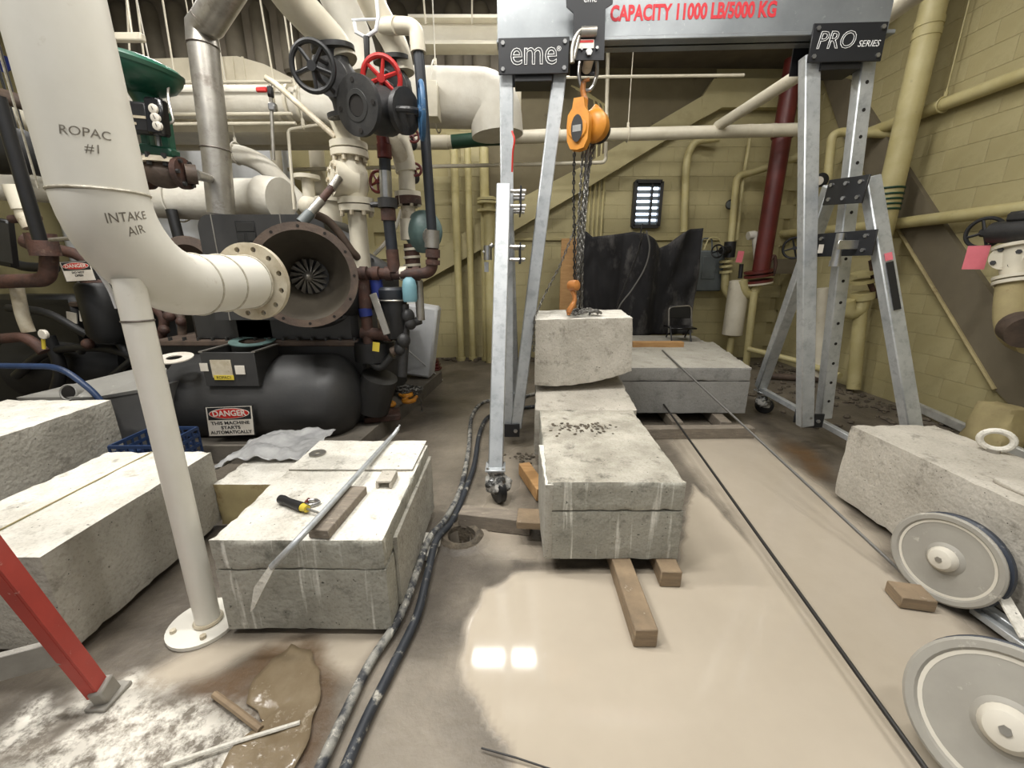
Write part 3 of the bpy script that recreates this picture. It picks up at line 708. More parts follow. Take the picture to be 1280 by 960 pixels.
MB().tube(spline([sc+V((-0.03, -0.012, 0)), sc+V((0.0, -0.022, 0)), sc+V((0.028, 0, 0)), sc+V((0.0, 0.022, 0)), sc+V((-0.03, 0.012, 0))], 5), 0.007, 8).build('bow', 'silver', t)
MB().cyl(sc+V((-0.03, -0.026, 0)), sc+V((-0.03, 0.026, 0)), 0.008, n=10).build('pin', 'redpaint', t)
wc = fl(397, 567, ZT+0.016)
solo(MB().lathe([(0.016, 0), (0.045, 0), (0.045, 0.006), (0.016, 0.006), (0.016, 0)], wc, (0, 0, 1), 24, cap0=False, cap1=False), 'washer', 'flat grey steel washer on the far end of the dusty block', 'washer', 'steelduct')
cc = fl(484, 603, ZT+0.003)
o = MB(); o.box(cc+V((0, 0, 0.032)), (0.075, 0.11, 0.012), bev=0.003); o.box(cc+V((-0.032, 0, 0.013)), (0.012, 0.11, 0.026)); o.box(cc+V((0.032, 0, 0.013)), (0.012, 0.11, 0.026)); o.cyl(cc+V((0, 0.015, 0.038)), cc+V((0, 0.015, 0.041)), 0.008, n=10)
solo(o, 'steel_clip', 'small dusty channel clip on the right of the pry bar', 'clip', 'con_cut')
# ------------------------------------------------------------------ floor drain rim, hoses, wires, debris
dc = fl(577, 671)
mb = MB()
mb.lathe([(0.070, -0.21), (0.078, -0.02), (0.082, 0.018), (0.105, 0.03), (0.128, 0.012), (0.132, -0.005)], dc, (0, 0, 1), 26, cap0=True, cap1=False)
for i, v in enumerate(mb.v):
    n_ = noise.noise(V(v)*14)*0.012; mb.v[i] = (v[0]+n_, v[1]+n_*0.5, v[2]+abs(n_)*0.3)
solo(mb, 'floor_drain', 'dark muddy round floor drain hole beside the hoses', 'drain', 'debris', loc=dc)
hz = 0.022
h1 = [fl(668, 492, hz), fl(640, 500, hz), fl(606, 502, hz), fl(590, 520, hz), fl(586, 560, hz), fl(576, 610, hz), fl(556, 650, hz), fl(537, 672, 0.055), fl(521, 715, 0.05), fl(500, 770, 0.035), fl(462, 830, hz), fl(430, 895, hz), fl(398, 965, hz), fl(370, 1040, hz)]
solo(MB().tube(spline(h1, 7), 0.0185, 10), 'hose', 'slurry splashed black hose, the left one where they reach the viewer', 'hose', 'hosedusty', group='black hoses')
h2 = [fl(668, 508, hz), fl(640, 512, hz), fl(612, 520, hz), fl(600, 540, hz), fl(593, 580, hz), fl(582, 612, hz), fl(566, 650, hz), fl(546, 674, 0.055), fl(535, 715, 0.05), fl(521, 770, 0.03), fl(490, 835, hz), fl(460, 895, hz), fl(430, 965, hz), fl(405, 1040, hz)]
solo(MB().tube(spline(h2, 7), 0.0195, 10), 'hose', 'cleaner black hose, the right one where they reach the viewer', 'hose', 'hose', group='black hoses')
# plastic sheet lying in the wet at lower left
pp = [(318, 848), (340, 826), (364, 806), (388, 812), (397, 835), (401, 862), (392, 895), (384, 925), (368, 962), (330, 985), (262, 985), (296, 930), (330, 905), (308, 878)]
ctr = sum([fl(*p, 0.012) for p in pp], V((0, 0, 0)))/len(pp); mb = MB(); vs_ = [ctr]; fs_ = []
NR = 8
rim = []
for a_, b_ in zip(pp, pp[1:]+pp[:1]):
    for k in range(4):
        q = fl(*a_, 0.012).lerp(fl(*b_, 0.012), k/4); rim.append(q+V((0.012*noise.noise(q*14), 0.012*noise.noise(q*14+V((5, 0, 0))), 0)))
nr = len(rim)
for k in range(1, NR+1):
    for p in rim:
        q = ctr.lerp(p, k/NR); q.z = 0.012+0.006*noise.noise(q*9)+0.004*noise.noise(q*25); vs_.append(q)
fs_ = [(0, 1+i, 1+(i+1) % nr) for i in range(nr)]
for k in range(NR-1):
    for i in range(nr):
        j = (i+1) % nr; fs_.append((1+k*nr+i, 1+(k+1)*nr+i, 1+(k+1)*nr+j, 1+k*nr+j))
mb.add(vs_, fs_)
m = mat('wetfilm', (134, 120, 98), (112, 97, 75), scale=6, rough=0.16, c3=(190, 180, 162), s3=12, t3=(0.6, 0.75), bump=0.25, bscale=18)
o = solo(mb, 'plastic_film', 'wet brownish plastic film lying on the floor at lower left', 'plastic film', 'wetfilm', ang=80)
sm = o.modifiers.new('thick', 'SOLIDIFY'); sm.thickness = 0.003
def stick(p, q, r, m, label):
    solo(MB().tube([p, p.lerp(q, 0.5)+V((0, 0, 0.004)), q], r, 7), 'stick', label, 'stick', m, group='scrap sticks on the floor')
stick(fl(268, 868, 0.02), fl(326, 912, 0.02), 0.012, 'wood', 'thin tan stick in the brown puddle at lower left')
stick(fl(205, 957, 0.02), fl(375, 903, 0.02), 0.007, 'con_top', 'thin white strip lying across the lower left puddle')
stick(fl(590, 935, 0.012)+V((0.03, 0, 0)), fl(690, 962, 0.012), 0.003, 'wire', 'thin dark wire on the floor at the bottom edge')
# wire saw strands
P1 = at(849, 459, 3.80)
wend = V((1.93, 1.62, 0.035))
t = thing('saw_wire', 'grey saw wire running from the slab top to the small pulley wheel', 'wire', P1, 'diamond saw wires')
MB().tube([fl(828, 438, 0.59), P1+V((0, 0, 0.01)), P1+V((0.02, -0.04, -0.01)), wend], 0.0085, 8).build('strand', 'wiregrey', t)
P2 = at(849, 532, 3.45)
w2 = fl(1185, 1000, 0.06)
t = thing('saw_wire', 'black saw wire running from the slab foot to the large pulley wheel', 'wire', P2, 'diamond saw wires')
MB().tube([P2+V((-0.02, 0.5, 0.1)), P2, w2], 0.0085, 8).build('strand', 'wire', t)
# ------------------------------------------------------------------ pulley wheels of the wire saw
def pulley(label, c, ax, R, wd, bandin):
    c = V(c); ax = V(ax).normalized(); t = thing('pulley_wheel', label, 'pulley wheel', c-V((0, 0, R)), 'wire saw pulley wheels')
    f = c+ax*wd/2
    MB().lathe([(R*0.98, -wd), (R, -wd*0.9), (R*0.99, -wd*0.62), (R*0.9, -wd*0.5), (R*0.9, -wd*0.3), (R*0.985, -wd*0.18)], f, ax, 48, cap1=False).build('tire', 'tire', t)
    MB().lathe([(R*0.985, -wd*0.18), (R*0.985, -0.004), (R*0.95, 0.002), (R*0.86, 0.0), (R*0.82, -0.012), (R*bandin, -0.014), (R*0.36, -0.016), (R*0.3, -0.004), (R*0.26, 0.0)], f, ax, 48).build('disc', 'wheelgrey', t)
    MB().lathe([(R*0.83, -0.0135), (R*0.83, -0.0085), (R*0.78, -0.0095), (R*0.78, -0.013)], f, ax, 48, cap0=False, cap1=False).build('rim_band', 'wheelband', t)
    MB().lathe([(R*0.27, -0.01), (R*0.26, 0.012), (R*0.2, 0.03), (R*0.1, 0.036)], f, ax, 24).build('hub', 'wheelband', t)
    MB().cyl(f+ax*0.03, f+ax*0.042, R*0.06, n=6).build('axle_bolt', 'steelduct', t)
    return t
pulley('smaller grey pulley wheel with dark blue tyre in front of the right block', (2.0, 1.60, 0.215), (-0.93, -0.30, 0.16), 0.205, 0.075, 0.6)
pulley('large grey pulley wheel cut off by the lower right corner', (1.43, 0.87, 0.228), (-0.80, -0.42, 0.42), 0.228, 0.06, 0.6)
fr = thing('wire_saw_stand', 'dusty aluminium stand rails behind the pulley wheels', 'stand', (1.95, 1.4, 0.02))
MB().bar(atX(1216, 762, 2.05), atX(1300, 822, 2.0), 0.03, 0.03, bev=0.003).build('rail', 'galv', fr)
MB().bar(atX(1252, 742, 2.08), atX(1285, 800, 2.02), 0.05, 0.012, bev=0.002).build('brace', 'con_top', fr)
MB().box((2.08, 1.45, 0.05), (0.04, 0.3, 0.06), bev=0.004).build('base', 'galv', fr)
MB().cyl((2.0, 1.60, 0.215), (2.1, 1.62, 0.2), 0.02, n=10).build('axle', 'silver', fr)
MB().bar((2.1, 1.62, 0.03), (2.1, 1.62, 0.21), 0.03, 0.05).build('post', 'galv', fr)
# lifting ring on right block
lc = atX(1243, 558, 2.62); lc.z = 0.60
t = thing('lifting_ring', 'dusty white lifting ring set into the right block', 'lifting ring', (lc.x, lc.y, 0.53))
u_, w_ = V((0.75, -0.66, 0)).normalized(), V((0, 0, 1))
MB().tube([lc+u_*(0.062*math.cos(q))+w_*(0.052*math.sin(q)) for q in [2*math.pi*i/24 for i in range(24)]], 0.016, 8, closed=True).build('ring', 'con_top', t)
MB().cyl((lc.x, lc.y, 0.525), (lc.x, lc.y, 0.55), 0.03, n=12).build('anchor', 'steelduct', t)
# ------------------------------------------------------------------ red ladder at lower left
fo = fl(137, 872, 0.0); top = at(-4, 690, 0.98); dirv = (top-fo).normalized()
t = thing('step_ladder', 'red fibreglass step ladder leg standing in the mud at lower left', 'ladder', fo)
up = fo+dirv*1.35
sd = V((1, 0.2, 0))
b = MB(); b.bar(fo+dirv*0.05, up, 0.014, 0.05, side=sd); s0 = V(sd); s0 = (s0-dirv*s0.dot(dirv)).normalized(); s1 = dirv.cross(s0)
b.bar(fo+dirv*0.05+s1*0.022-s0*0.018, up+s1*0.022-s0*0.018, 0.034, 0.008, side=sd); b.bar(fo+dirv*0.05-s1*0.022-s0*0.018, up-s1*0.022-s0*0.018, 0.034, 0.008, side=sd)
b.build('rail', 'laddered', t)
b = MB(); b.bar(fo+V((0, 0, 0.004)), fo+dirv*0.085, 0.045, 0.07, side=sd, bev=0.006); b.box(fo+V((0, 0, 0.008)), (0.075, 0.11, 0.016), bev=0.004); b.build('foot', 'laddalu', t)
st0 = fo+dirv*0.30
b = MB(); b.bar(st0, st0+V((-0.42, -0.18, -0.0)), 0.09, 0.025, side=(0, 0, 1), bev=0.003); b.build('step', 'laddalu', t)
b = MB(); b.bar(fo+dirv*0.16, fo+dirv*0.16+V((-0.16, 0.03, 0.06)), 0.028, 0.01, side=(0, 0, 1)); b.build('brace', 'laddalu', t)
f2 = fo+V((-0.45, -0.2, 0)); b = MB(); b.bar(f2, f2+dirv*1.35, 0.03, 0.075, side=sd); b.build('rail', 'laddered', t)
# ------------------------------------------------------------------ cart at far left, crate, grey housing
t = thing('platform_cart', 'platform cart with blue tubular handle carrying a concrete block', 'cart', (-3.2, 2.3, 0))
MB().box((-3.2, 2.35, 0.165), (0.85, 1.15, 0.05), bev=0.01).build('platform', 'bluecart', t)
hp = [at(151, 572, 2.86), at(146, 545, 2.86), at(126, 497, 2.86), at(76, 458, 2.86), at(-40, 457, 2.86), at(-90, 490, 2.86), at(-110, 545, 2.86)]
hp = [V((p.x, p.y, max(p.z, 0.19))) for p in hp]; hp[0].z = 0.19; hp[-1].z = 0.19
MB().tube(fillet(hp, 0.12), 0.021, 12).build('handle', 'bluecart', t)
for x in (-3.5, -2.9):
    for y in (1.95, 2.75):
        w = MB().lathe([(0.06, -0.02), (0.068, -0.012), (0.068, 0.012), (0.06, 0.02)], (x, y, 0.068), (1, 0, 0), 20).build('wheel', 'black', t)
        MB().box((x, y, 0.115), (0.055, 0.06, 0.05)).build('fork', 'galv', w)
t = thing('milk_crate', 'blue plastic milk crate beside the white pipe stand', 'crate', (-2.52, 2.70, 0.0))
cc = V((-2.52, 2.70, 0.0)); s_ = 0.17
for (dx, dy) in ((1, 0), (-1, 0), (0, 1), (0, -1)):
    w = MB(); n_ = V((dx, dy, 0)); u_ = V((-dy, dx, 0)); c0 = cc+n_*s_
    for z in (0.012, 0.08, 0.15, 0.22, 0.29, 0.345): w.bar(c0-u_*s_+V((0, 0, z)), c0+u_*s_+V((0, 0, z)), 0.022, 0.012, side=(0, 0, 1))
    for k in range(7): q = c0+u_*(s_*(k/3-1)); w.bar(q, q+V((0, 0, 0.35)), 0.014, 0.01, side=u_)
    w.build('side', 'cratepl', t)
MB().box(cc+V((0, 0, 0.008)), (0.33, 0.33, 0.012)).build('bottom', 'cratepl', t)
# ------------------------------------------------------------------ gantry crane
YL, YR = 3.36, 3.24
bL = at(622, 63, YL); bR = at(1106, 49, YR)
zb = (bL.z+bR.z)/2; bL.z = bR.z = zb
bu = (bR-bL).normalized(); bn = V((bu.y, -bu.x, 0)).normalized()          # bn points to the viewer
if bn.y > 0: bn = -bn
UP = V((0, 0, 1)); BH = 0.46
g = thing('gantry_crane', 'silver aluminium gantry crane with lettered beam and splayed legs', 'gantry crane', (1.3, 3.3, 0))
bm_ = MB(); mid = (bL+bR)/2; L_ = (bR-bL).length
R_ = Matrix((bu, -bn, UP)).transposed()
bm_.box(mid+UP*(BH/2), (L_, 0.018, BH), R_); bm_.box(mid+UP*0.012, (L_, 0.17, 0.024), R_, 0.004); bm_.box(mid+UP*(BH-0.012), (L_, 0.17, 0.024), R_, 0.004)
for e in (0, 1):
    pass
beam = bm_.build('beam', 'beam_alu', g, smooth=False)
def onbeam(px, py, off): 
    # point on the plane parallel to the beam face, off toward the viewer
    d = ray(px, py); n = bn; p0 = bL+n*off; t = (p0-V((0, 0, CH))).dot(n)/d.dot(n); return V((0, 0, CH))+d*t
a, b = onbeam(763, 20, 0.0105), onbeam(971, 10, 0.0105)
text('CAPACITY 11000 LB/5000 KG', 0.118, 'letter_red', beam, 'capacity_lettering', (a+b)/2, bu, UP, 0.0008, width=(b-a).length, bold=0.0045)
# head plates
def headplate(px0, px1, py0, py1, nm):
    c0, c1 = onbeam((px0+px1)/2, py0, 0.10), onbeam((px0+px1)/2, py1, 0.10); w = (onbeam(px1, (py0+py1)/2, 0.10)-onbeam(px0, (py0+py1)/2, 0.10)).length; h = (c0-c1).length
    c = (c0+c1)/2
    pl = MB().box(c, (w, 0.012, h), R_, 0.003).build('head_plate', 'plate', g)
    MB().box(c-bn*0.2, (w, 0.012, h), R_, 0.003).build('head_plate', 'plate', g)
    MB().box(c-bn*0.1-UP*(h*0.5+0.0), (w*0.55, 0.17, 0.07), R_, 0.004).build('saddle', 'black', g)
    for sx in (-1, 1):
        for sz in (-1, 1):
            p = c+bu*(sx*(w/2-0.03))+UP*(sz*(h/2-0.03)); MB().cyl(p, p+bn*0.016, 0.014, n=6).build('bolt', 'silver', pl)
    return pl, c, w, h
pl, c, w, h = headplate(623, 711, 47, 93, 'eme')
text('eme', 0.205, 'letter_white', pl, 'lettering', c+bn*0.0075+UP*0.012, bu, UP, outline=0.0028, width=w*0.66)
q = c+bn*0.0075+bu*(w*0.355)+UP*0.035
text('®', 0.04, 'letter_white', pl, 'lettering', q, bu, UP, 0.0006)
pl2, c2, w2_, h2_ = headplate(1013, 1105, 29, 77, 'pro')
text('PRO', 0.135, 'letter_white', pl2, 'lettering', c2+bn*0.0075-bu*w2_*0.17+UP*0.008, bu, UP, outline=0.0022, width=w2_*0.52, shear=0.2)
text('SERIES', 0.05, 'letter_white', pl2, 'lettering', c2+bn*0.0075+bu*w2_*0.28-UP*0.012, bu, UP, 0.0006, width=w2_*0.3, shear=0.3)
def leg(p0, p1, w, d, name='leg', holes=False, side=(1, 0, 0), bev=0.007):
    o = MB().bar(p0, p1, w, d, side=side, bev=bev).build(name, 'galv', g)
    if holes:
        p0 = V(p0); p1 = V(p1); a_ = (p1-p0).normalized(); x_ = V(side); x_ = (x_-a_*x_.dot(a_)).normalized(); y_ = a_.cross(x_)
        if y_.y > 0: y_ = -y_
        n_ = int((p1-p0).length/0.16)
        for i in range(1, n_):
            p = p0.lerp(p1, i/n_)+y_*(d/2); MB().cyl(p-y_*0.004, p+y_*0.0012, 0.012, n=10).build('pin_hole', 'hole', o)
    return o
def caster(c, yaw, label):
    """swivel caster under a leg foot; c = floor point"""
    c = V(c); o = MB(); ax = V((math.cos(yaw), math.sin(yaw), 0)); r = 0.088
    pl_ = MB().box(c+UP*0.235, (0.13, 0.13, 0.014), bev=0.003).build('foot_plate', 'galv', g)
    MB().bolts(c+UP*0.245, UP, 0.07, 4, 0.009, 0.012, ph=math.pi/4).build('foot_bolts', 'silver', pl_)
    cp = MB(); cp.cyl(c+UP*0.205, c+UP*0.228, 0.05, n=18)
    off = ax.cross(UP)*0.035
    for s in (-1, 1): cp.bar(c+ax*(s*0.036)+UP*0.21, c+off+ax*(s*0.036)+UP*0.088, 0.09, 0.008, side=ax.cross(UP))
    w_ = MB().lathe([(r*0.86, -0.028), (r, -0.02), (r, 0.02), (r*0.86, 0.028)], c+off+UP*r, ax, 26).build('caster_wheel', 'black', g)
    cp.build('caster_fork', 'silver', g)
    MB().cyl(c+off+UP*r-ax*0.045, c+off+UP*r+ax*0.045, 0.018, n=10).build('caster_axle', 'silver', w_)
    wr_ = MB().ell(c+off*0.6+UP*0.125, (0.085, 0.075, 0.075), 22, 14)
    for i_, v_ in enumerate(wr_.v):
        q_ = V(v_); d_ = (q_-c-UP*0.11); k_ = 1+0.22*noise.noise(q_*22)+0.1*noise.noise(q_*50); q_ = c+UP*0.11+d_*k_; wr_.v[i_] = (q_.x, q_.y, max(q_.z, 0.07))
    wr_.build('plastic_wrap', mat('wrapfoil', (60, 60, 58), (190, 188, 182), scale=14, rough=0.18, lo=0.45, hi=0.6), w_, ang=25)
# left end
leg(at(633, 88, YL-0.02), at(635, 538, 3.35), 0.095, 0.075, 'main_leg')
leg(at(700, 88, YL-0.03), at(645, 534, 3.33), 0.095, 0.075, 'brace_leg')
cL = at(619.5, 592, 2.46)
leg(at(629.5, 232, 3.17), cL, 0.098, 0.075, 'splay_leg')
fo = fl(611, 622); caster((cL.x, cL.y, 0), 0.5, '')
dL = V((0.03, 4.15, 0.24)); leg(at(634, 240, 3.5), dL, 0.09, 0.075, 'splay_leg'); caster((dL.x, dL.y, 0), 0.2, '')
for (y0, y1) in ((236, 266), (304, 330)):
    p = at(631, (y0+y1)/2, 3.26); hh = (at(631, y0, 3.26)-at(631, y1, 3.26)).length
    k = MB().box(p+V((0, 0.08, 0)), (0.012, 0.42, hh), bev=0.002); k.box(p+V((0.115, 0.08, 0)), (0.012, 0.42, hh), bev=0.002); k = k.build('splice_plate', 'plate', g)
    b2 = MB()
    for yy in (-0.1, 0.08, 0.24):
        for zz in (-hh*0.3, hh*0.3): b2.cyl(p+V((-0.03, yy, zz)), p+V((0.15, yy, zz)), 0.013, n=6)
    b2.build('splice_bolts', 'silver', k)
# ratchet hardware on the left leg
p = at(613, 316, 3.15)
MB().cyl(p+V((-0.02, 0, -0.05)), p+V((-0.02, 0, 0.05)), 0.03, n=10).cyl(p+V((0.02, 0, 0.06)), p+V((-0.05, 0, 0.0)), 0.016, n=8).box(p+V((-0.03, 0, -0.1)), (0.03, 0.03, 0.07)).build('jack_pin', 'silver', g)
p = at(640, 538, 3.28)
k = MB().box(p, (0.13, 0.012, 0.12), bev=0.003).box(p+V((0, 0.11, 0)), (0.13, 0.012, 0.12), bev=0.003).build('leg_bracket', 'plate', g)
MB().cyl(p+V((0.03, -0.02, 0)), p+V((0.03, 0.13, 0)), 0.017, n=6).build('bolt', 'silver', k)
# right end
mR0, mR1 = at(1082, 70, YR), at(1029, 522, 3.30)
leg(mR0, mR1, 0.10, 0.08, 'main_leg', True)
aR0, aR1 = at(1012, 70, YR), at(1006, 532, 3.20)
leg(aR0, aR1, 0.105, 0.08, 'brace_leg')
cR0, cR1 = at(1087, 222, 3.02), at(1148, 585, 2.62)
leg(cR0, cR1, 0.105, 0.075, 'splay_leg'); caster((cR1.x, cR1.y, 0), 0.6, '')
# seam line along the near right splay leg
dR0, dR1 = at(1040, 232, 3.42), at(951, 484, 4.18)
leg(dR0, dR1, 0.1, 0.08, 'splay_leg'); caster((dR1.x+0.03, dR1.y, 0), 0.9, '')
MB().bar(dR1+V((0, 0, -0.02)), cR1+V((0, 0, -0.05)), 0.05, 0.05, bev=0.004).build('tie_rail', 'galv', g)
def ybracket(pA, pB, hh, pin=False):
    pA = V(pA); pB = V(pB); d_ = (pB-pA); o = MB().bar(pA, pB, 0.012, hh, side=V((1, 0.2, 0)), bev=0.002).build('splice_plate', 'plate', g)
    b2 = MB()
    for f in (0.12, 0.5, 0.85):
        for zz in (-0.28, 0.28):
            p = pA.lerp(pB, f)+UP*(zz*hh); b2.cyl(p-V((0.016, 0.006, 0)), p+V((0.012, 0, 0)), 0.014, n=6)
    b2.build('splice_bolts', 'silver', o)
    return o
ybracket(at(1033, 241, 3.30), at(1083, 236, 2.92), 0.17)
o = ybracket(at(1018, 307, 3.30), at(1094, 303, 2.88), 0.165)
p = at(1049, 303, 3.02); k = MB().cyl(p+UP*0.06, p-UP*0.12, 0.028, n=12).cyl(p-UP*0.12, p-UP*0.16, 0.034, n=12).build('lock_pin', 'silver', o)
MB().box(at(1060, 306, 2.98), (0.14, 0.01, 0.06), bev=0.003).build('pin_handle', 'silver', o)
MB().box(at(1026, 311, 3.16), (0.035, 0.003, 0.06)).build('sticker', 'signwhite', o)
# warning stickers on the near right splay leg
dv = (cR1-cR0); st = cR0+dv*0.28-V((0, 0.045, 0)); 
MB().bar(st, st+dv*0.16, 0.05, 0.003, mi=0).build('sticker', 'letter_black', g)
MB().bar(st-dv*0.03, st-dv*0.005, 0.05, 0.003, mi=0).build('sticker', 'pink', g)
p = at(1017, 526, 3.18)
k = MB().box(p, (0.16, 0.012, 0.12), bev=0.003).box(p+V((0, 0.12, 0)), (0.16, 0.012, 0.12), bev=0.003).build('leg_bracket', 'plate', g)
MB().cyl(p+V((0.03, -0.02, 0)), p+V((0.03, 0.13, 0)), 0.015, n=6).cyl(p+V((-0.04, -0.02, 0.03)), p+V((-0.04, 0.13, 0.03)), 0.012, n=6).build('bolts', 'silver', k)
# ------------------------------------------------------------------ trolley and chain hoist
t = thing('beam_trolley', 'black beam trolley hanging on the gantry beam above the hoist', 'trolley', onbeam(737, 76, 0.0))
poly = [onbeam(x, y, 0.115) for x, y in ((707, -14), (767, -14), (766, 4), (757, 10), (755, 75), (716, 75), (717, 16), (708, 8))]
MB().prism(poly, -bn*0.012).build('side_plate', 'plate', t, smooth=False)
MB().prism([q-bn*0.23 for q in poly], -bn*0.012).build('side_plate', 'plate', t, smooth=False)
text('eme', 0.05, 'letter_white', t, 'lettering', onbeam(738, -1, 0.1165), bu, UP, 0.0006)
q = onbeam(733, 55, 0.121); MB().box(q, (0.1, 0.006, 0.05), R_, 0.001).build('label_plate', 'signwhite', t)
MB().box(q+bn*0.0035+UP*0.013, (0.09, 0.003, 0.013), R_).build('label_stripe', 'signred', t)
b2 = MB()
for x, y in ((736, 66), (727, 62), (746, 61)): 
    q = onbeam(x, y, 0.115); b2.cyl(q, q+bn*0.02, 0.022 if x == 736 else 0.01, n=6)
b2.build('bolts', 'silver', t)
q = onbeam(736, 40, 0.125); MB().cyl(q-bu*0.05, q+bu*0.05, 0.03, n=12).cyl(q-bu*0.06-UP*0.02, q-bu*0.09-UP*0.15, 0.012, n=8).tube(spline([q-bu*0.02+UP*0.02, q-bu*0.07-UP*0.01, q-bu*0.1-UP*0.08, q-bu*0.1-UP*0.17], 4), 0.016, 8).build('brake_lever', 'steelduct', t)
HC = onbeam(735, 88, 0.0)
MB().cyl(HC+UP*0.05-bn*0.1, HC+UP*0.05+bn*0.1, 0.035, n=14).build('suspension_bar', 'signwhite', t)
MB().tube(spline([HC+bu*-0.055+UP*0.07, HC-bu*0.062-UP*0.02, HC-bu*0.035-UP*0.1, HC-UP*0.12, HC+bu*0.035-UP*0.1, HC+bu*0.062-UP*0.02, HC+bu*0.055+UP*0.07], 5), 0.013, 8).build('shackle', 'silver', t)
YH = HC.y
def H(x, y, dy=0.0): return at(x, y, YH+dy)
t = thing('chain_hoist', 'orange manual chain hoist hanging from the trolley', 'chain hoist', H(735, 180), None)
MB().tube(spline([H(735, 99)+V((0.01, 0, 0)), H(730, 102), H(728.5, 112), H(731, 126), H(730, 134)], 5), [0.012]*6+[0.02]*8+[0.024]*7, 9).build('top_hook', 'hookorange', t)
hd = MB(); 
hd.lathe([(0.03, -0.08), (0.09, -0.06), (0.105, -0.02), (0.105, 0.03), (0.085, 0.05), (0.05, 0.06)], H(743, 158), V((-0.75, -1, 0.0)), 26)
hd.box(H(747, 150)+V((0, 0.05, 0)), (0.07, 0.16, 0.2), Matrix.Rotation(-0.6, 3, 'Z') @ Matrix.Rotation(0.12, 3, 'Y'), 0.03)
hd.build('gear_case', 'orange', t)
lc_ = H(729, 163)
R2 = Matrix.Rotation(math.radians(-28), 3, 'Z')
c_ = MB(); 
prof = [(0.0, -0.15), (0.05, -0.14), (0.075, -0.09), (0.08, 0.0), (0.075, 0.07), (0.045, 0.11), (0.035, 0.17), (-0.035, 0.17), (-0.045, 0.11), (-0.075, 0.07), (-0.08, 0.0), (-0.075, -0.09), (-0.05, -0.14)]
yx = R2 @ V((1, 0, 0)); yn = R2 @ V((0, -1, 0))
c_.prism([lc_+yx*a_+UP*b_+yn*0.05 for a_, b_ in prof], yn*0.07); c_.build('front_cover', 'orange', t)
fc = lc_+yn*0.12-UP*0.02
MB().lathe([(0.062, 0), (0.07, 0.004), (0.062, 0.012)], fc, yn, 24).build('cover_ring', 'orange', t)
nm = MB().prism([fc+yn*0.014+yx*(0.042*math.cos(q))+UP*(0.085*math.sin(q)) for q in [2*math.pi*i/20 for i in range(20)]], yn*0.002).build('name_plate', 'black', t)
MB().prism([fc+yn*0.0165+yx*a_+UP*b_ for a_, b_ in ((-0.03, -0.02), (0.03, -0.02), (0.03, 0.02), (-0.03, 0.02))], yn*0.001).build('label', 'silver', nm)
MB().lathe([(0.03, -0.03), (0.085, -0.02), (0.085, 0.02), (0.03, 0.03)], H(745, 160)+V((0.03, 0.06, 0)), V((-0.55, -1, 0)), 26).build('hand_wheel', 'chaindark', t)
chainmesh([H(718, 182), H(717, 240), H(718, 300), H(718, 360)], 0.042, 0.0055).build('load_chain', 'chaindark', t)
chainmesh([H(729, 183), H(724, 260), H(721, 330), H(720, 352)], 0.044, 0.006).build('load_chain', 'chain', t)
chainmesh([H(735, 183, 0.03), H(729, 260, 0.02), H(724, 330), H(722, 384, -0.02)], 0.044, 0.006).build('load_chain', 'chain', t)
chainmesh([H(739, 180, 0.06), H(733, 250, 0.05), H(728, 320, 0.04), H(727, 385, 0.0)], 0.044, 0.006).build('load_chain', 'chain', t)
chainmesh([H(733, 182, 0.05), H(728, 300, 0.05), H(726, 384, 0.02)], 0.044, 0.006).build('load_chain', 'chain', t)
chainmesh([H(745, 175, 0.08), H(736, 215, 0.06), H(726, 268, 0.02), H(700, 332, 0.0), H(680, 370, 0.0), H(668, 398, -0.08), H(667, 440, -0.08)], 0.038, 0.0042).build('hand_chain', 'chain', t)
chainmesh([H(742, 178, 0.07), H(731, 230, 0.05), H(726, 275, 0.02), H(722, 320, 0.0), H(722, 384, -0.05)], 0.038, 0.0042).build('hand_chain', 'chain', t)
pts = []
for i in range(60):
    q = i/60*9*math.pi; r = 0.035+0.06*abs(math.sin(i*0.37)); pts.append(V((H(732, 388).x+r*1.5*math.cos(q), 3.42+r*math.sin(q), 1.135+0.045*abs(math.sin(i*0.71))*(1-r*5))))
chainmesh(pts, 0.044, 0.006).build('chain_pile', 'chain', t)
hk = H(717, 357, -0.02)
MB().lathe([(0.015, -0.045), (0.04, -0.035), (0.045, 0.0), (0.04, 0.035), (0.015, 0.045)], hk+V((0, 0, 0.0)), (0.7, -0.7, 0.1), 16).build('hook_block', 'hookorange', t)
MB().tube(spline([hk+V((-0.01, 0, -0.04)), hk+V((0.012, -0.01, -0.09)), hk+V((0.0, -0.02, -0.14)), hk+V((-0.03, -0.03, -0.19)), hk+V((-0.035, -0.035, -0.225))], 5), [0.018]*10+[0.022]*8+[0.016]*3, 9).build('bottom_hook', 'hookorange', t)
# ------------------------------------------------------------------ big white intake elbow on its stand
EX, EY, ER, EB = -1.375, 1.50, 0.127, 0.31
zf = at(318, 352, 2.2).z
ez = zf+EB
t = thing('intake_pipe', 'large white intake pipe elbow with bolt hole flange and handwritten marks', 'pipe', (EX, EY, 1.3))
vert = [V((EX, EY, 4.9)), V((EX, EY, ez))]
MB().tube(vert, ER, 40).build('riser', 'white_pipe', t)
arc = [V((EX+0.02*(1-math.cos(q)), EY+EB*(1-math.cos(q)), ez-EB*math.sin(q))) for q in [math.pi/2*i/16 for i in range(17)]]
MB().tube(arc, ER, 40).build('elbow', 'white_pipe', t)
fend = V((EX+0.055, EY+EB+0.33, zf))
MB().tube([arc[-1], arc[-1]+V((0.01, 0.14, 0)), fend], ER*0.985, 40).build('spool', 'white_pipe', t)
dd = V((0.06, 1, 0)).normalized()
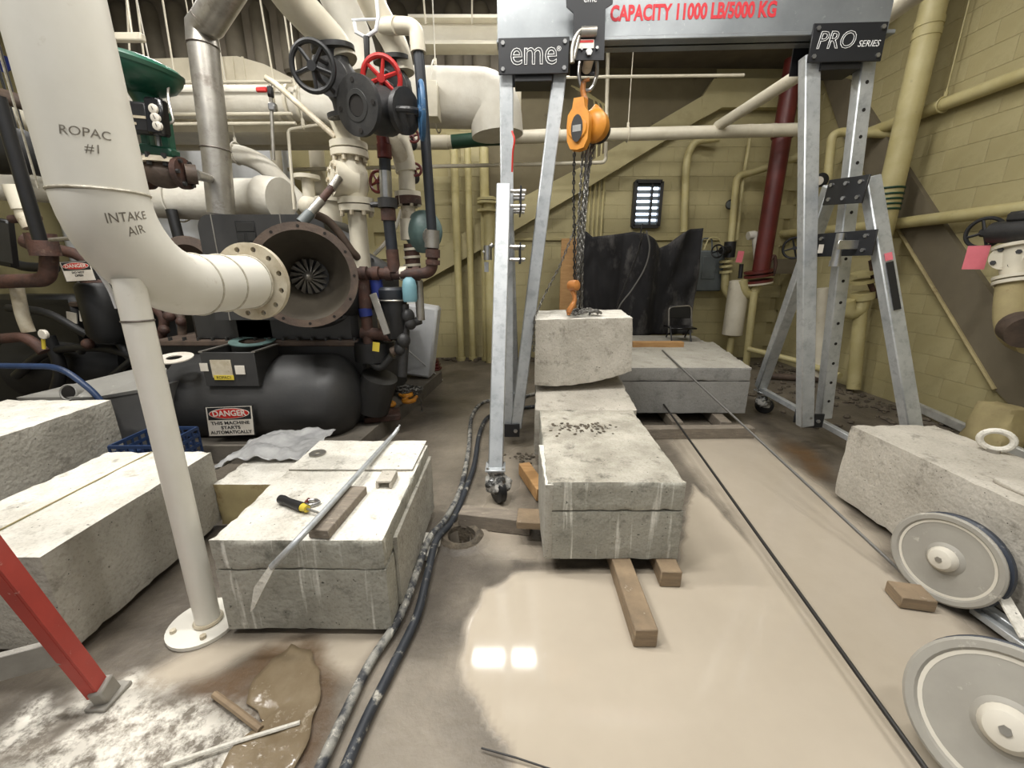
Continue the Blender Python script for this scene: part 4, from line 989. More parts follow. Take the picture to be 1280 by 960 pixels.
for p, ax in ((arc[0], (0, 0, 1)), (arc[-1], dd), (arc[-1]+V((0.01, 0.15, 0)), dd), (fend-dd*0.02, dd)):
    MB().torus(p, ax, ER*1.0, 0.005, 40, 6).build('weld_bead', 'weld', t)
MB().bar((EX-0.115, EY-0.085, ez), (EX-0.115, EY-0.085, 4.9), 0.004, 0.004).build('seam', 'weld', t)
fg = MB().cyl(fend, fend+dd*0.028, 0.19, n=48).build('flange', 'flange_raw', t)
ct = MB(); u_, w_, a_ = frame(dd)
for i in range(12):
    q = 2*math.pi*(i+0.5)/12; p = fend+u_*(0.16*math.cos(q))+w_*(0.16*math.sin(q)); ct.cyl(p-dd*0.05, p+dd*0.08, 0.0135, n=12)
boolean_cut(fg, ct)
def cylwrap(z0, ang0):
    def f(q):
        th = ang0+q[0]/ER; r = ER+0.0012
        return V((EX+r*math.cos(th), EY+r*math.sin(th), z0+q[1]))
    return f
a0 = math.atan2(-EY, -EX)
text('ROPAC', 0.036, 'pencil', t, 'handwriting', (0, 0, 0), (1, 0, 0), UP, fn=cylwrap(at(103, 165, EY-0.1).z, a0-0.02), shear=0.15)
text('#1', 0.036, 'pencil', t, 'handwriting', (0, 0, 0), (1, 0, 0), UP, fn=cylwrap(at(108, 185, EY-0.1).z, a0+0.05), shear=0.15)
# handwriting on the elbow: wrap around the bend
def elbwrap(ang0, bend0):
    def f(q):
        b_ = bend0-q[1]/(EB); th = ang0+q[0]/ER; r = ER+0.0012
        c_ = V((EX, EY+EB*(1-math.cos(b_)), ez-EB*math.sin(b_))); tg = V((0, math.sin(b_), -math.cos(b_))); n1 = V((1, 0, 0)); n2 = tg.cross(n1)
        return c_+n1*(r*math.cos(th))-n2*(r*math.sin(th))
    return f
text('INTAKE', 0.034, 'pencil', t, 'handwriting', (0, 0, 0), (1, 0, 0), UP, fn=elbwrap(a0+0.35, 0.22), shear=0.15)
text('AIR', 0.034, 'pencil', t, 'handwriting', (0, 0, 0), (1, 0, 0), UP, fn=elbwrap(a0+0.4, 0.34), shear=0.15)
sb = fl(262, 781)
t = thing('pipe_stand', 'white vertical pipe stand with round floor plate under the intake elbow', 'pipe stand', (sb.x, sb.y, 0))
stp = V((EX+0.02, EY+0.0, 1.46))
st_ = (stp-V((sb.x, sb.y, 0)))
MB().tube([V((sb.x, sb.y, 0.02)), V((sb.x, sb.y, 0))+st_], 0.046, 28).build('post', 'white_pipe', t)
MB().torus(V((sb.x, sb.y, 0))+st_*0.90, st_, 0.046, 0.004, 28, 6).build('weld_bead', 'weldseam', t)
MB().torus(V((sb.x, sb.y, 0.03)), UP, 0.046, 0.01, 28, 6).build('collar', 'flange_raw', t)
MB().lathe([(0.135, 0.004), (0.135, 0.02), (0.05, 0.024)], (sb.x-0.02, sb.y-0.0, 0), UP, 34).build('floor_plate', 'white_pipe', t)
for k_ in range(4): MB().cyl((sb.x-0.02+0.105*math.cos(0.6+k_*1.571), sb.y+0.105*math.sin(0.6+k_*1.571), 0.015), (sb.x-0.02+0.105*math.cos(0.6+k_*1.571), sb.y+0.105*math.sin(0.6+k_*1.571), 0.036), 0.012, n=6).build('anchor_bolt', 'flange_raw', t)
# ------------------------------------------------------------------ compressor
PADZ = 0.15
pad = thing('machine_pad', 'low dark concrete pad under the compressor', 'concrete pad', (-2.1, 4.2, 0))
MB().prism([(-2.62, 2.98, 0), (-1.24, 2.98, 0), (-0.95, 5.4, 0), (-3.0, 5.4, 0)], (0, 0, PADZ)).build('slab', 'padcon', pad, smooth=False)
cp = thing('compressor', 'dark grey centrifugal compressor with round open inlet and danger sign', 'compressor', (-2.1, 3.7, PADZ))
tz = at(330, 494, 3.4).z; tr_ = 0.36
x0, x1 = at(246, 490, 3.4).x, at(418, 490, 3.4).x
prof = [(0.02, -0.17), (0.12, -0.16), (0.23, -0.12), (0.3, -0.06), (tr_, 0.0), (tr_, x1-x0)]+[(tr_*math.cos(q), x1-x0+0.24*math.sin(q)) for q in [math.pi/2*i/8 for i in range(1, 9)]]
MB().lathe(prof, (x0, 3.38, tz), (1, 0, 0), 40).build('oil_tank', 'machine', cp)
# saddle feet
for x in (x0+0.15, x1-0.1): MB().box((x, 3.42, (PADZ+0.01+tz-0.2)/2), (0.1, 0.42, tz-0.21-PADZ), bev=0.01).build('tank_foot', 'machine_lower', cp)
lz = at(440, 428, 3.45).z
MB().box((( at(205, 480, 3.45).x+at(458, 480, 3.45).x)/2, 4.15, (PADZ+lz)/2), (at(458, 480, 3.45).x-at(205, 480, 3.45).x, 1.35, lz-PADZ), bev=0.03).build('gearbox', 'machine_lower', cp)
gx0, gx1 = at(200, 428, 3.45).x, at(463, 428, 3.45).x
MB().box(((gx0+gx1)/2, 4.13, lz-0.0), (gx1-gx0+0.06, 1.46, 0.05), bev=0.01).build('gearbox_flange', 'rustlip', cp)
b2 = MB()
for i in range(16): b2.cyl((gx0+(gx1-gx0)*i/15, 3.42, lz+0.02), (gx0+(gx1-gx0)*i/15, 3.42, lz+0.05), 0.016, n=6)
o = b2.build('flange_bolts', 'machine_lower', cp); o['kind'] = 'stuff'
# riser body under the inlet
MB().box((at(370, 400, 3.5).x, 3.75, lz+0.18), (1.05, 0.6, 0.4), bev=0.05).build('pedestal', 'machine', cp)
MB().box((at(290, 400, 3.45).x, 3.7, lz+0.2), (0.75, 0.5, 0.45), bev=0.06).build('bearing_housing', 'machine_lower', cp)
# cowl
ca, cbp = at(244, 268, 3.3), at(404, 268, 3.3); zl = at(250, 400, 3.3).z
ch = ca.z-zl
cw_ = MB(); n_ = 8; prof = []
rr_ = 0.10
xa, xb = ca.x, cbp.x
for q in [math.pi/2*i/n_ for i in range(n_+1)]: prof.append((xa+rr_*(1-math.sin(math.pi/2-q+0)) , zl+ch-rr_+rr_*math.sin(q)))
prof = [(xa, zl)]+[(xa+rr_-rr_*math.cos(q), zl+ch-rr_+rr_*math.sin(q)) for q in [math.pi/2*i/n_ for i in range(n_+1)]]+[(xb-rr_+rr_*math.sin(q), zl+ch-rr_+rr_*math.cos(q)) for q in [math.pi/2*i/n_ for i in range(n_+1)]]+[(xb, zl)]
cw_.prism([(x, 3.3, z) for x, z in prof], (0, 0.6, 0)); co_ = cw_.build('cowl', 'machine', cp)
for f in (0.12, 0.66):
    x = xa+(xb-xa)*f
    MB().box((x, 3.6, zl+ch/2), (0.008, 0.606, ch+0.006)).build('cowl_seam', 'steelduct', co_)
def plateon(px0, px1, py0, py1, Y, m, nm, par, th=0.006):
    a_, b_ = at(px0, py0, Y), at(px1, py1, Y)
    return MB().box(((a_.x+b_.x)/2, Y, (a_.z+b_.z)/2), (abs(b_.x-a_.x), th, abs(a_.z-b_.z)), bev=0.001).build(nm, m, par)
np_ = plateon(293, 323, 276, 312, 3.297, 'letter_black', 'name_plate', co_)
for (a_, b_, c_, d_) in ((294.5, 318, 278, 289), (296, 306, 292, 302), (309, 320, 291, 301)): plateon(a_, b_, c_, d_, 3.2925, 'machine_lower', 'name_plate_field', np_, 0.002)
tg = plateon(299, 323, 304, 311, 3.29, 'yellow', 'tag', co_, 0.003)
text('ROPAC1', 0.03, 'letter_black', tg, 'lettering', at(311, 307.5, 3.288)+V((0, 0.0, 0)), (1, 0, 0), UP, 0.0005)
# inlet bell
ic = at(380, 345, 2.95); ia = V((0.34, -0.94, 0.03)).normalized(); IR = 0.352
il = thing; 
bl = MB().lathe([(IR*0.86, -0.6), (IR*0.9, -0.06), (IR, -0.05), (IR, 0.0), (IR*0.86, 0.0), (IR*0.83, -0.02), (IR*0.70, -0.12), (IR*0.55, -0.22), (IR*0.42, -0.30), (IR*0.36, -0.36), (IR*0.34, -0.44)], ic, ia, 56, cap0=False, cap1=True).build('inlet_bell', 'bell', cp)
MB().lathe([(IR*0.9, -0.045), (IR*1.005, -0.045), (IR*1.005, 0.002), (IR*0.86, 0.002)], ic, ia, 56, cap0=False, cap1=False).build('inlet_flange', 'rustlip', bl)
o = MB().bolts(ic, ia, IR*0.93, 12, 0.011, 0.008, 0.0).build('bolt_holes', 'hole', bl); o['kind'] = 'stuff'
u_, w_, a_ = frame(ia); hub = ic-ia*0.27
MB().cyl(ic-ia*0.42, ic-ia*0.40, IR*0.36, n=30).build('impeller_back', 'hole', bl)
MB().lathe([(0.05, -0.08), (0.036, 0.0), (0.022, 0.03), (0.004, 0.04)], hub, ia, 18).build('impeller_hub', 'steelduct', bl)
for i in range(15):
    q = 2*math.pi*i/15; d0 = u_*math.cos(q)+w_*math.sin(q); tq = ia.cross(d0)
    m_ = MB(); vsb = [hub+d0*0.03+tq*-0.004, hub+d0*0.03+tq*0.012-ia*0.05, hub+d0*0.125+tq*0.05-ia*0.075, hub+d0*0.125+tq*0.02-ia*0.05]
    m_.prism(vsb, tq*0.004); m_.build('blade', 'steelduct', bl)
# volute behind the bell
MB().lathe([(0.34, 0.0), (0.42, 0.1), (0.43, 0.3), (0.36, 0.42)], ic-ia*0.47+V((0.1, 0.02, -0.02)), -ia, 44).build('volute', 'machine', cp)
MB().lathe([(0.12, 0), (0.3, 0.05), (0.33, 0.2), (0.2, 0.5), (0.16, 0.6)], ic-ia*0.55+V((0.05, 0.05, -0.02)), V((0.9, 0.55, -0.1)), 30).build('casing_cone', 'machine', cp)
MB().lathe([(0.2, -0.15), (0.24, 0), (0.24, 0.04), (0.17, 0.045), (0.12, -0.08)], at(238, 332, 3.7), (0.15, -1, 0.1), 32).build('side_flange', 'rustlip', cp)
# sight box on the tank
sx0, sx1 = at(250, 446, 3.03).x, at(330, 446, 3.03).x; sz0, sz1 = at(260, 482, 3.05).z, at(260, 440, 3.05).z
k = MB(); k.box(((sx0+at(318, 446, 3.03).x)/2, 3.04, (sz0+sz1)/2-0.0), (at(318, 446, 3.03).x-sx0, 0.02, sz1-sz0), bev=0.003)
k.box((sx0+0.01, 3.2, (sz0+sz1)/2), (0.02, 0.32, sz1-sz0)); k.box((at(316, 446, 3.03).x, 3.2, (sz0+sz1)/2), (0.02, 0.32, sz1-sz0)); k.box(((sx0+at(316, 446, 3.03).x)/2, 3.2, sz0+0.08), (at(316, 446, 3.03).x-sx0, 0.32, 0.02))
k = k.build('sight_box', 'machine', cp)
for (xa_, xb_) in ((sx0-0.012, 0), (at(316, 446, 3.03).x-0.012, 0)): MB().box((xa_+0.02, 3.2, sz1+0.004), (0.03, 0.34, 0.01)).build('edge_strip', 'steelduct', k)
plateon(262, 292, 450, 472, 3.026, 'flange_raw', 'name_plate', k)
o = plateon(267, 293, 469, 475, 3.02, 'yellow', 'tag', k, 0.003); text('ROPAC1', 0.03, 'letter_black', o, 'lettering', at(280, 472, 3.018), (1, 0, 0), UP, 0.0005)
plateon(249, 261, 454, 464, 3.024, 'signwhite', 'sticker', k); plateon(293, 307, 457, 468, 3.024, 'signwhite', 'sticker', k)
# danger sign
def danger(p00, p10, p01, parent, nm='danger_sign', lines=('THIS MACHINE', 'STARTS', 'AUTOMATICALLY')):
    p00, p10, p01 = V(p00), V(p10), V(p01); X = (p10-p00); Yv = (p00-p01); w, h = X.length, Yv.length; X.normalize(); Yv.normalize(); n = X.cross(Yv)
    c = p00+X*w/2-Yv*h/2; R = Matrix((X, Yv, n)).transposed()
    b_ = MB().box(c, (w*1.05, h*1.05, 0.006), R, 0.001).build(nm, 'letter_black', parent)
    MB().box(c+n*0.0035, (w*0.99, h*0.99, 0.002), R).build('sign_face', 'signwhite', b_)
    hd_ = c+Yv*h*0.27+n*0.005
    MB().box(hd_, (w*0.93, h*0.42, 0.002), R).build('sign_header', 'letter_black', b_)
    MB().prism([hd_+n*0.0012+X*(w*0.44*math.cos(q))+Yv*(h*0.18*math.sin(q)) for q in [2*math.pi*i/32 for i in range(32)]], n*0.001).build('sign_oval_rim', 'signwhite', b_)
    MB().prism([hd_+n*0.0024+X*(w*0.42*math.cos(q))+Yv*(h*0.16*math.sin(q)) for q in [2*math.pi*i/32 for i in range(32)]], n*0.001).build('sign_oval', 'signred', b_)
    text('DANGER', h*0.26, 'signwhite', b_, 'lettering', hd_+n*0.004, X, Yv, 0.0005, width=w*0.72, bold=h*0.006)
    for i, l in enumerate(lines): text(l, h*0.15, 'letter_black', b_, 'lettering', c-Yv*(h*(0.06+0.16*i))+n*0.0055, X, Yv, 0.0005, width=w*(0.14*0.5*len(l)), bold=h*0.003)
    return b_
danger(at(257, 509, 2.985), at(315, 507, 2.985), at(262, 545, 3.0), cp)
# gasket ring lying on gearbox
gk = at(316, 427, 3.36)
solo(MB().lathe([(0.10, 0), (0.17, 0), (0.17, 0.008), (0.10, 0.008), (0.10, 0)], V((gk.x, 3.36, lz+0.026)), V((0.05, -0.1, 1)), 30, cap0=False, cap1=False), 'gasket_ring', 'pale blue gasket ring lying on the compressor gearbox edge', 'gasket', 'teal')
gk = at(217, 450, 3.1)
solo(MB().lathe([(0.05, 0), (0.12, 0), (0.12, 0.008), (0.05, 0.008), (0.05, 0)], at(218, 448, 3.0), V((0.05, -0.15, 1)), 26, cap0=False, cap1=False), 'gasket_ring', 'pale ring gasket beside the white pipe stand', 'gasket', 'signwhite')
# orange hooks and chain on pad
hk = fl(505, 497, PADZ+0.03)
t = thing('spare_chain', 'heap of chain with two orange hooks on the machine pad', 'chain', hk)
def hook(c, sc, yaw, m='orange'):
    R = Matrix.Rotation(yaw, 3, 'Z'); P = [(-0.02, 0.10), (0.0, 0.06), (0.035, 0.02), (0.03, -0.03), (-0.01, -0.05), (-0.045, -0.02), (-0.05, 0.02)]
    return MB().tube(spline([c+R @ V((a*sc, b*sc, 0.0)) for a, b in P], 5), [0.014*sc]*10+[0.02*sc]*14+[0.013*sc]*7, 8).build('hook', m, t)
hook(fl(508, 493, PADZ+0.04), 1.3, 0.5); hook(fl(485, 505, PADZ+0.03), 1.2, 1.6); hook(fl(512, 500, PADZ+0.06), 1.2, -0.6)
pts = []
for i in range(90):
    q = i*0.55; r = 0.05+0.09*random.random(); pts.append(hk+V((0.02+r*1.1*math.cos(q), 0.16+r*0.8*math.sin(q), 0.01+0.06*random.random())))
pts += [hk+V((0.12, 0.05, 0.03)), hk+V((0.19, -0.05, -0.02)), hk+V((0.2, -0.08, -0.13))]
chainmesh(pts, 0.04, 0.005).build('chain_heap', 'chain', t)
solo(MB().box(fl(478, 519, PADZ+0.03), (0.32, 0.22, 0.06), Matrix.Rotation(0.3, 3, 'Z'), 0.01), 'rusty_steel_block', 'rusty steel foot block on the machine pad by the compressor', 'steel block', 'rust')
hubp = at(462, 503, 3.6)
t = thing('drain_flange', 'rusty round drain flange at the right foot of the compressor', 'flange', hubp)
MB().lathe([(0.09, 0), (0.12, 0.01), (0.12, 0.04), (0.05, 0.05), (0.05, 0.2)], hubp, V((-0.6, 0.8, 0)), 22).build('disc', 'rust', t)
MB().bolts(hubp, V((-0.6, 0.8, 0)), 0.1, 8, 0.012, 0.02).build('bolts', 'iron', t)['kind'] = 'stuff'
# ------------------------------------------------------------------ valves and pipes above the compressor
def gate_valve(name, label, c, flow, stem, R, mbody, wheel_m, wheelR, stemL, spokes=5, yoke=True, face=True, nb=8, bonnet=1.0, ends=(-1, 1), wax=None, rim=0.085):
    c = V(c); f = V(flow).normalized(); s = V(stem).normalized(); t = thing(name, label, 'valve', c)
    L = R*1.25
    b = MB().lathe([(R*0.62, -L), (R*0.62, -L*0.6), (R*0.85, -L*0.25), (R*0.85, L*0.25), (R*0.62, L*0.6), (R*0.62, L)], c, f, 24)
    b.cyl(c, c+s*R*1.2*bonnet, R*0.66, R*0.5, 20); b.build('body', mbody, t)
    for sg in ends:
        p = c+f*(sg*L)
        fl_ = MB().lathe([(R*0.5, 0), (R, 0), (R, R*0.2), (R*0.62, R*0.22), (R*0.62, R*0.1), (R*0.42, R*0.1)] if False else [(R*0.6, -R*0.02), (R, 0), (R, R*0.2), (R*0.55, R*0.22), (R*0.36, R*0.20), (R*0.34, -R*0.1)], p, f*sg, 28, cap1=True).build('flange', mbody, t)
        MB().bolts(p+f*sg*R*0.2, f*sg, R*0.8, nb if nb else 4, R*0.09, R*0.06).build('bolt_holes', 'hole' if face else 'iron', fl_)['kind'] = 'stuff'
        if face: MB().cyl(p+f*sg*(R*0.1), p+f*sg*(R*0.205), R*0.34, n=20).build('bore', 'hole', fl_)
        if face: MB().lathe([(R*0.36, R*0.2), (R*0.36, R*0.235), (R*0.52, R*0.235), (R*0.54, R*0.2)], p, f*sg, 24, cap0=False, cap1=False).build('raised_face', 'machine', fl_)
    p = c+s*R*1.2*bonnet
    MB().cyl(p, p+s*R*0.22, R*0.8, n=20).build('bonnet', mbody, t)
    top = c+s*stemL
    if yoke:
        u, w, _ = frame(s); side = f
        y = MB()
        for sg in (-1, 1): y.tube(spline([p+s*R*0.2+side*(sg*R*0.55), p+s*R*0.5+side*(sg*R*0.5), p+s*(stemL-R*1.2*bonnet)*0.75+side*(sg*R*0.42), p+s*(stemL-R*1.2*bonnet)*0.86], 4), R*0.11, 8)
        y.build('yoke', mbody, t)
    MB().cyl(p, top+s*R*0.15, R*0.1, n=10).build('stem', 'steelduct', t)
    handwheel(top, wax or s, wheelR, wheelR*rim, spokes, wheelR*0.22).build('handwheel', wheel_m, t)
    return t
YV = 3.0
fa = V((-0.42, -0.86, -0.14)).normalized()
c_ = at(446, 132, 2.88)-fa*(0.165*1.45)
gate_valve('gate_valve', 'black gate valve with open round flange and blue handwheel', c_, fa, (at(527, 139, 2.95)-c_), 0.165, 'iron', 'bluewheel', 0.15, (at(527, 139, 2.95)-c_).length, 6, nb=4, bonnet=0.8, ends=(1,), wax=V((1, 0.28, 0)), rim=0.1)
c_ = at(426, 104, YV+0.3); w_t = at(391, 83, YV-0.12)
gate_valve('gate_valve', 'black gate valve with black spoked handwheel pointing up left', c_, V((0.1, 0.15, -0.95)), w_t-c_, 0.14, 'iron', 'black', 0.125, (w_t-c_).length, 5, face=False, bonnet=0.9, rim=0.13)
c_ = at(496, 112, YV+0.5); w_t = at(477, 98, YV+0.02)
gate_valve('gate_valve', 'black valve with bright red spoked handwheel', c_, V((0.1, 0.15, -0.95)), w_t-c_, 0.13, 'iron', 'redwheel', 0.115, (w_t-c_).length, 6, face=False, rim=0.14)
pipe('overhead_pipe', 'thick cream pipe slanting up left from the black valve', 'pipe', 'cream', [at(428, 78, 3.3), at(418, 55, 3.3), at(357, -10, 3.0), at(330, -60, 2.8)], 0.105, 0.12, 22)
pipe('overhead_pipe', 'cream pipe slanting up from the red wheel valve', 'pipe', 'cream', [at(503, 92, 3.5), at(497, 60, 3.5), at(470, 15, 3.4), at(455, -20, 3.3)], 0.088, 0.1, 20)
pipe('overhead_pipe', 'wide white insulated pipe behind the two upper valves', 'pipe', 'insul', [at(455, 95, 3.9), at(446, 50, 3.9), at(410, -30, 3.7)], 0.13, 0.12, 20)
# coiled hose and hanger
t = thing('clevis_hanger', 'white clevis pipe hanger with black rod above the red handwheel', 'hanger', at(458, 40, 3.1))
MB().tube([at(443, 28, 3.1), at(445, 40, 3.1), at(457, 47, 3.1), at(470, 38, 3.1), at(473, 22, 3.1), at(470, -10, 3.1)], 0.012, 8).build('strap', 'plastic_white', t)
MB().cyl(at(440, 25, 3.1), at(474, 24, 3.1), 0.007, n=6).build('cross_pin', 'plastic_white', t)
MB().tube([at(458, 46, 3.1), at(459, 75, 3.1), at(452, 105, 3.1)], [0.02, 0.018, 0.008], 8).build('rod', 'black', t)
t = thing('flexible_duct', 'grey ribbed flexible conduit hanging at the top behind the valves', 'duct', at(420, 10, 4.0))
m_ = MB().tube([at(412, -10, 3.9), at(425, 20, 3.9), at(436, 42, 3.9)], 0.075, 14)
m_.build('tube', 'black', t)
for i in range(8): MB().torus(at(412, -10, 3.9).lerp(at(436, 42, 3.9), i/7), at(436, 42, 3.9)-at(412, -10, 3.9), 0.08, 0.01, 18, 6).build('coil', 'silver', t)
# cream strainer column
Y1 = 3.45
t = thing('strainer_column', 'cream flanged strainer column with bolted round cover', 'strainer', at(452, 340, Y1))
MB().tube([at(424, 143, Y1), at(433, 165, Y1), at(437, 180, Y1)], 0.085, 20).build('neck', 'cream', t)
for (x, y, r) in ((436, 183, 0.135), (437, 193, 0.135), (445, 252, 0.135), (446, 261, 0.13)):
    f_ = MB().cyl(at(x, y, Y1)+V((0, 0, 0.022)), at(x, y, Y1)-V((0, 0, 0.022)), r, n=26).build('flange', 'cream', t)
for (x, y) in ((437, 199), (446, 266)): MB().bolts(at(x, y, Y1), UP, 0.115, 8, 0.016, 0.05).build('bolts', 'flange_raw', t)['kind'] = 'stuff'
MB().tube([at(437, 196, Y1), at(438, 215, Y1), at(441, 235, Y1), at(444, 250, Y1)], [0.085, 0.125, 0.12, 0.085], 22).build('body', 'cream', t)
cc = at(426, 225, Y1-0.06); ca_ = V((-0.75, -0.62, 0.1)).normalized()
MB().cyl(cc-ca_*0.1, cc+ca_*0.06, 0.125, n=24).build('cover', 'cream', t)
MB().bolts(cc+ca_*0.06, ca_, 0.095, 8, 0.018, 0.03).build('cover_bolts', 'flange_raw', t)['kind'] = 'stuff'
MB().tube([at(446, 266, Y1), at(449, 300, Y1), at(453, 338, Y1)], 0.07, 20).build('lower_pipe', 'cream', t)
# blow-off fitting at the front of the cover
t = thing('blow_off_line', 'grey and rusty blow off line with open end pointing down left', 'pipe', at(376, 278, 3.2))
MB().tube([at(424, 222, 3.25), at(414, 236, 3.2)], 0.03, 12).build('union', 'steelduct', t)
MB().tube([at(415, 234, 3.2), at(402, 250, 3.15)], 0.026, 12).build('rust_nipple', 'rust', t)
MB().tube([at(402, 250, 3.15), at(386, 268, 3.1)], 0.032, 14).build('coupling', 'steelduct', t)
MB().tube([at(388, 266, 3.1), at(376, 279, 3.05)], 0.036, 14).build('outlet', 'greybox', t)
MB().cyl(at(376.5, 278, 3.05), at(375.5, 279.6, 3.045), 0.024, n=14).build('bore', 'hole', t)
pipe('oil_line', 'dark brown oil line curving from the blow off line to the compressor', 'pipe', 'rustlip', [at(394, 268, 3.2), at(410, 275, 3.25), at(425, 292, 3.3), at(440, 315, 3.35), at(448, 322, 3.4)], 0.03, 0.12, 12)
# small cream valve left of the column
t = thing('flanged_stub', 'small cream flanged pipe stub left of the strainer column', 'pipe', at(388, 262, 3.9))
MB().cyl(at(384, 220, 3.9), at(388, 262, 3.9), 0.05, n=16).build('pipe', 'cream', t); MB().cyl(at(383.5, 219, 3.9), at(384, 224, 3.9), 0.105, n=20).build('flange', 'cream', t); MB().ell(at(387, 258, 3.9), (0.09, 0.09, 0.09)).build('elbow', 'cream', t)
pipe('cream_elbow', 'cream elbow pipe behind the blow off line', 'pipe', 'cream', [at(412, 250, 3.8), at(415, 285, 3.8), at(408, 330, 3.9)], 0.09, 0.1, 18, flanges=((0, 0.0, 0.12, 0.03),))
# black riser at right with rust elbow
pipe('riser_pipe', 'tall black riser pipe with white elbow at the top right of the valves', 'pipe', 'blackpipe', [at(523, 64, 3.3), at(530, 150, 3.3), at(540, 290, 3.3)], 0.037, n=16)
pipe('white_elbow', 'white threaded elbow feeding the tall black riser', 'pipe', 'cream', [at(476, 32, 3.4), at(496, 32, 3.3), at(520, 33, 3.3), at(523, 66, 3.3)], 0.05, 0.09, 16, bands=((0, 0.95, 0.03, 'cream'), (2, 0.9, 0.03, 'cream')))
t = thing('rust_manifold', 'rusty threaded pipe manifold right of the compressor', 'pipe', at(490, 345, 3.35))
MB().tube(fillet([at(448, 341, 3.4), at(500, 343, 3.35), at(540, 341, 3.3), at(541, 310, 3.3)], 0.07), 0.043, 14).build('run', 'rust', t)
for x in (455, 470, 486, 505, 521): MB().cyl(at(x-4, 342, 3.36), at(x+4, 342, 3.36), 0.056, n=14).build('coupling', 'rust' if x != 505 else 'cream', t)
for (x, y0, y1, m_) in ((541, 312, 322, 'rust'), (540, 288, 310, 'steelduct'), (541, 325, 331, 'rust')): MB().cyl(at(x, y0, 3.3), at(x, y1, 3.3), 0.055, n=14).build('union', m_, t)
t = thing('regulator', 'grey green round pressure regulator on the black riser', 'regulator', at(528, 300, 3.42))
MB().lathe([(0.04, -0.08), (0.13, -0.02), (0.16, 0.0), (0.16, 0.02), (0.12, 0.05), (0.05, 0.09)], at(530, 290, 3.45), V((-0.3, -1, 0)), 26).build('diaphragm_case', 'teal', t)
MB().ell(at(538, 296, 3.35), (0.06, 0.05, 0.07)).build('body', 'steelduct', t)
# second riser: red/black/silver
t = thing('riser_pipe', 'second riser with red couplings, silver sleeve and black valve left of the black riser', 'pipe', at(493, 340, 3.35))
seg = [((478, 170), (480, 181), 0.045, 'redpaint'), ((480, 181), (481, 198), 0.052, 'redpaint'), ((481, 199), (481.5, 215), 0.042, 'blackpipe'), ((481.5, 214), (483, 247), 0.044, 'silver'), ((484, 248), (485, 260), 0.072, 'iron'), ((485, 261), (486, 276), 0.055, 'rust'), ((486, 274), (490, 312), 0.044, 'blackpipe'), ((490, 312), (493, 340), 0.048, 'rust')]
for (a_, b_, r, m_) in seg: MB().cyl(at(*a_, 3.35), at(*b_, 3.35), r, n=16).build('segment', m_, t)
MB().cyl(at(464, 256, 3.38), at(484, 255, 3.35), 0.02, n=8).build('side_nipple', 'iron', t)
handwheel(at(472, 227, 3.5), V((-0.5, -1, 0)), 0.075, 0.012, 5).build('handwheel', 'redpaint', t)
# white control valve column
t = thing('control_valve', 'white control valve column with rusty middle flange', 'valve', at(515, 340, 3.5))
for (a_, b_, r, m_) in (((498, 165), (508, 215), 0.08, 'cream'), ((508, 200), (509, 238), 0.062, 'cream'), ((509.5, 240), (510, 246), 0.1, 'cream'), ((510, 246), (511, 256), 0.1, 'rust'), ((510, 258), (511, 275), 0.055, 'flange_raw'), ((511, 274), (513, 300), 0.075, 'cream'), ((514, 305), (517, 340), 0.06, 'rust')): MB().cyl(at(*a_, 3.5), at(*b_, 3.5), r, n=18).build('segment', m_, t)
for y in (310, 320, 330): MB().cyl(at(515, y, 3.5), at(515.4, y+3, 3.5), 0.07, n=16).build('hex_nut', 'cream', t)
MB().bolts(at(510, 251, 3.5), UP, 0.085, 6, 0.014, 0.09).build('bolts', 'flange_raw', t)['kind'] = 'stuff'
pipe('branch_pipe', 'rust stained cream branch pipe slanting under the black valves', 'pipe', 'flange_raw', [at(480, 168, 3.4), at(500, 190, 3.45), at(508, 212, 3.5)], 0.06, 0.08, 14)
for i, (x, y) in enumerate(((516, 180), (519, 222))):
    t = thing('small_valve', ['small red handle valve high on the white control column', 'small red handle valve low on the white control column'][i], 'valve', at(x, y, 3.55)); MB().ell(at(x, y, 3.55), (0.035, 0.035, 0.045)).build('body', 'iron', t); handwheel(at(x, y-10, 3.5), (0.3, -1, 0.2), 0.045, 0.01, 4).build('handwheel', 'redpaint', t)
pipe('conduit', 'bent grey conduit between the two risers', 'conduit', 'white_pipe', [at(502, 262, 3.6), at(497, 280, 3.6), at(483, 303, 3.6), at(468, 318, 3.6)], 0.016, 0.08, 8)
# filter canister, float, lever and lower black clutter
t = thing('filter_canister', 'black filter canister hanging below the rust manifold', 'filter', at(491, 425, 3.4))
cf = at(491, 362, 3.4); hf = (at(491, 362, 3.4)-at(491, 425, 3.4)).length
MB().lathe([(0.02, 0.02), (0.1, 0.02), (0.118, 0.0), (0.118, -0.07), (0.11, -0.09)], cf, UP, 24).build('head', 'blackpipe', t)
MB().lathe([(0.105, -0.08), (0.105, -hf*0.75), (0.08, -hf*0.95), (0.02, -hf)], cf, UP, 24).build('bowl', 'black', t)
MB().torus(cf-UP*0.08, UP, 0.112, 0.008, 24, 6).build('clamp_ring', 'steelduct', t)
t = thing('oil_bowl', 'pale blue oval oil bowl on the manifold', 'oil bowl', at(513, 377, 3.3))
MB().lathe([(0.01, 0), (0.05, 0.0), (0.056, 0.02), (0.056, 0.12), (0.045, 0.165), (0.02, 0.185)], at(513, 377, 3.28), UP, 18).build('bowl', 'ltblue', t)
solo(MB().bar(at(466, 367, 3.25), at(484, 418, 3.2), 0.055, 0.012, bev=0.003), 'steel_lever', 'flat grey steel lever leaning against the filter canister', 'lever', 'steelduct')
t = thing('drain_piping', 'rusty and black drain piping under the filter canister', 'pipe', at(480, 470, 3.4))
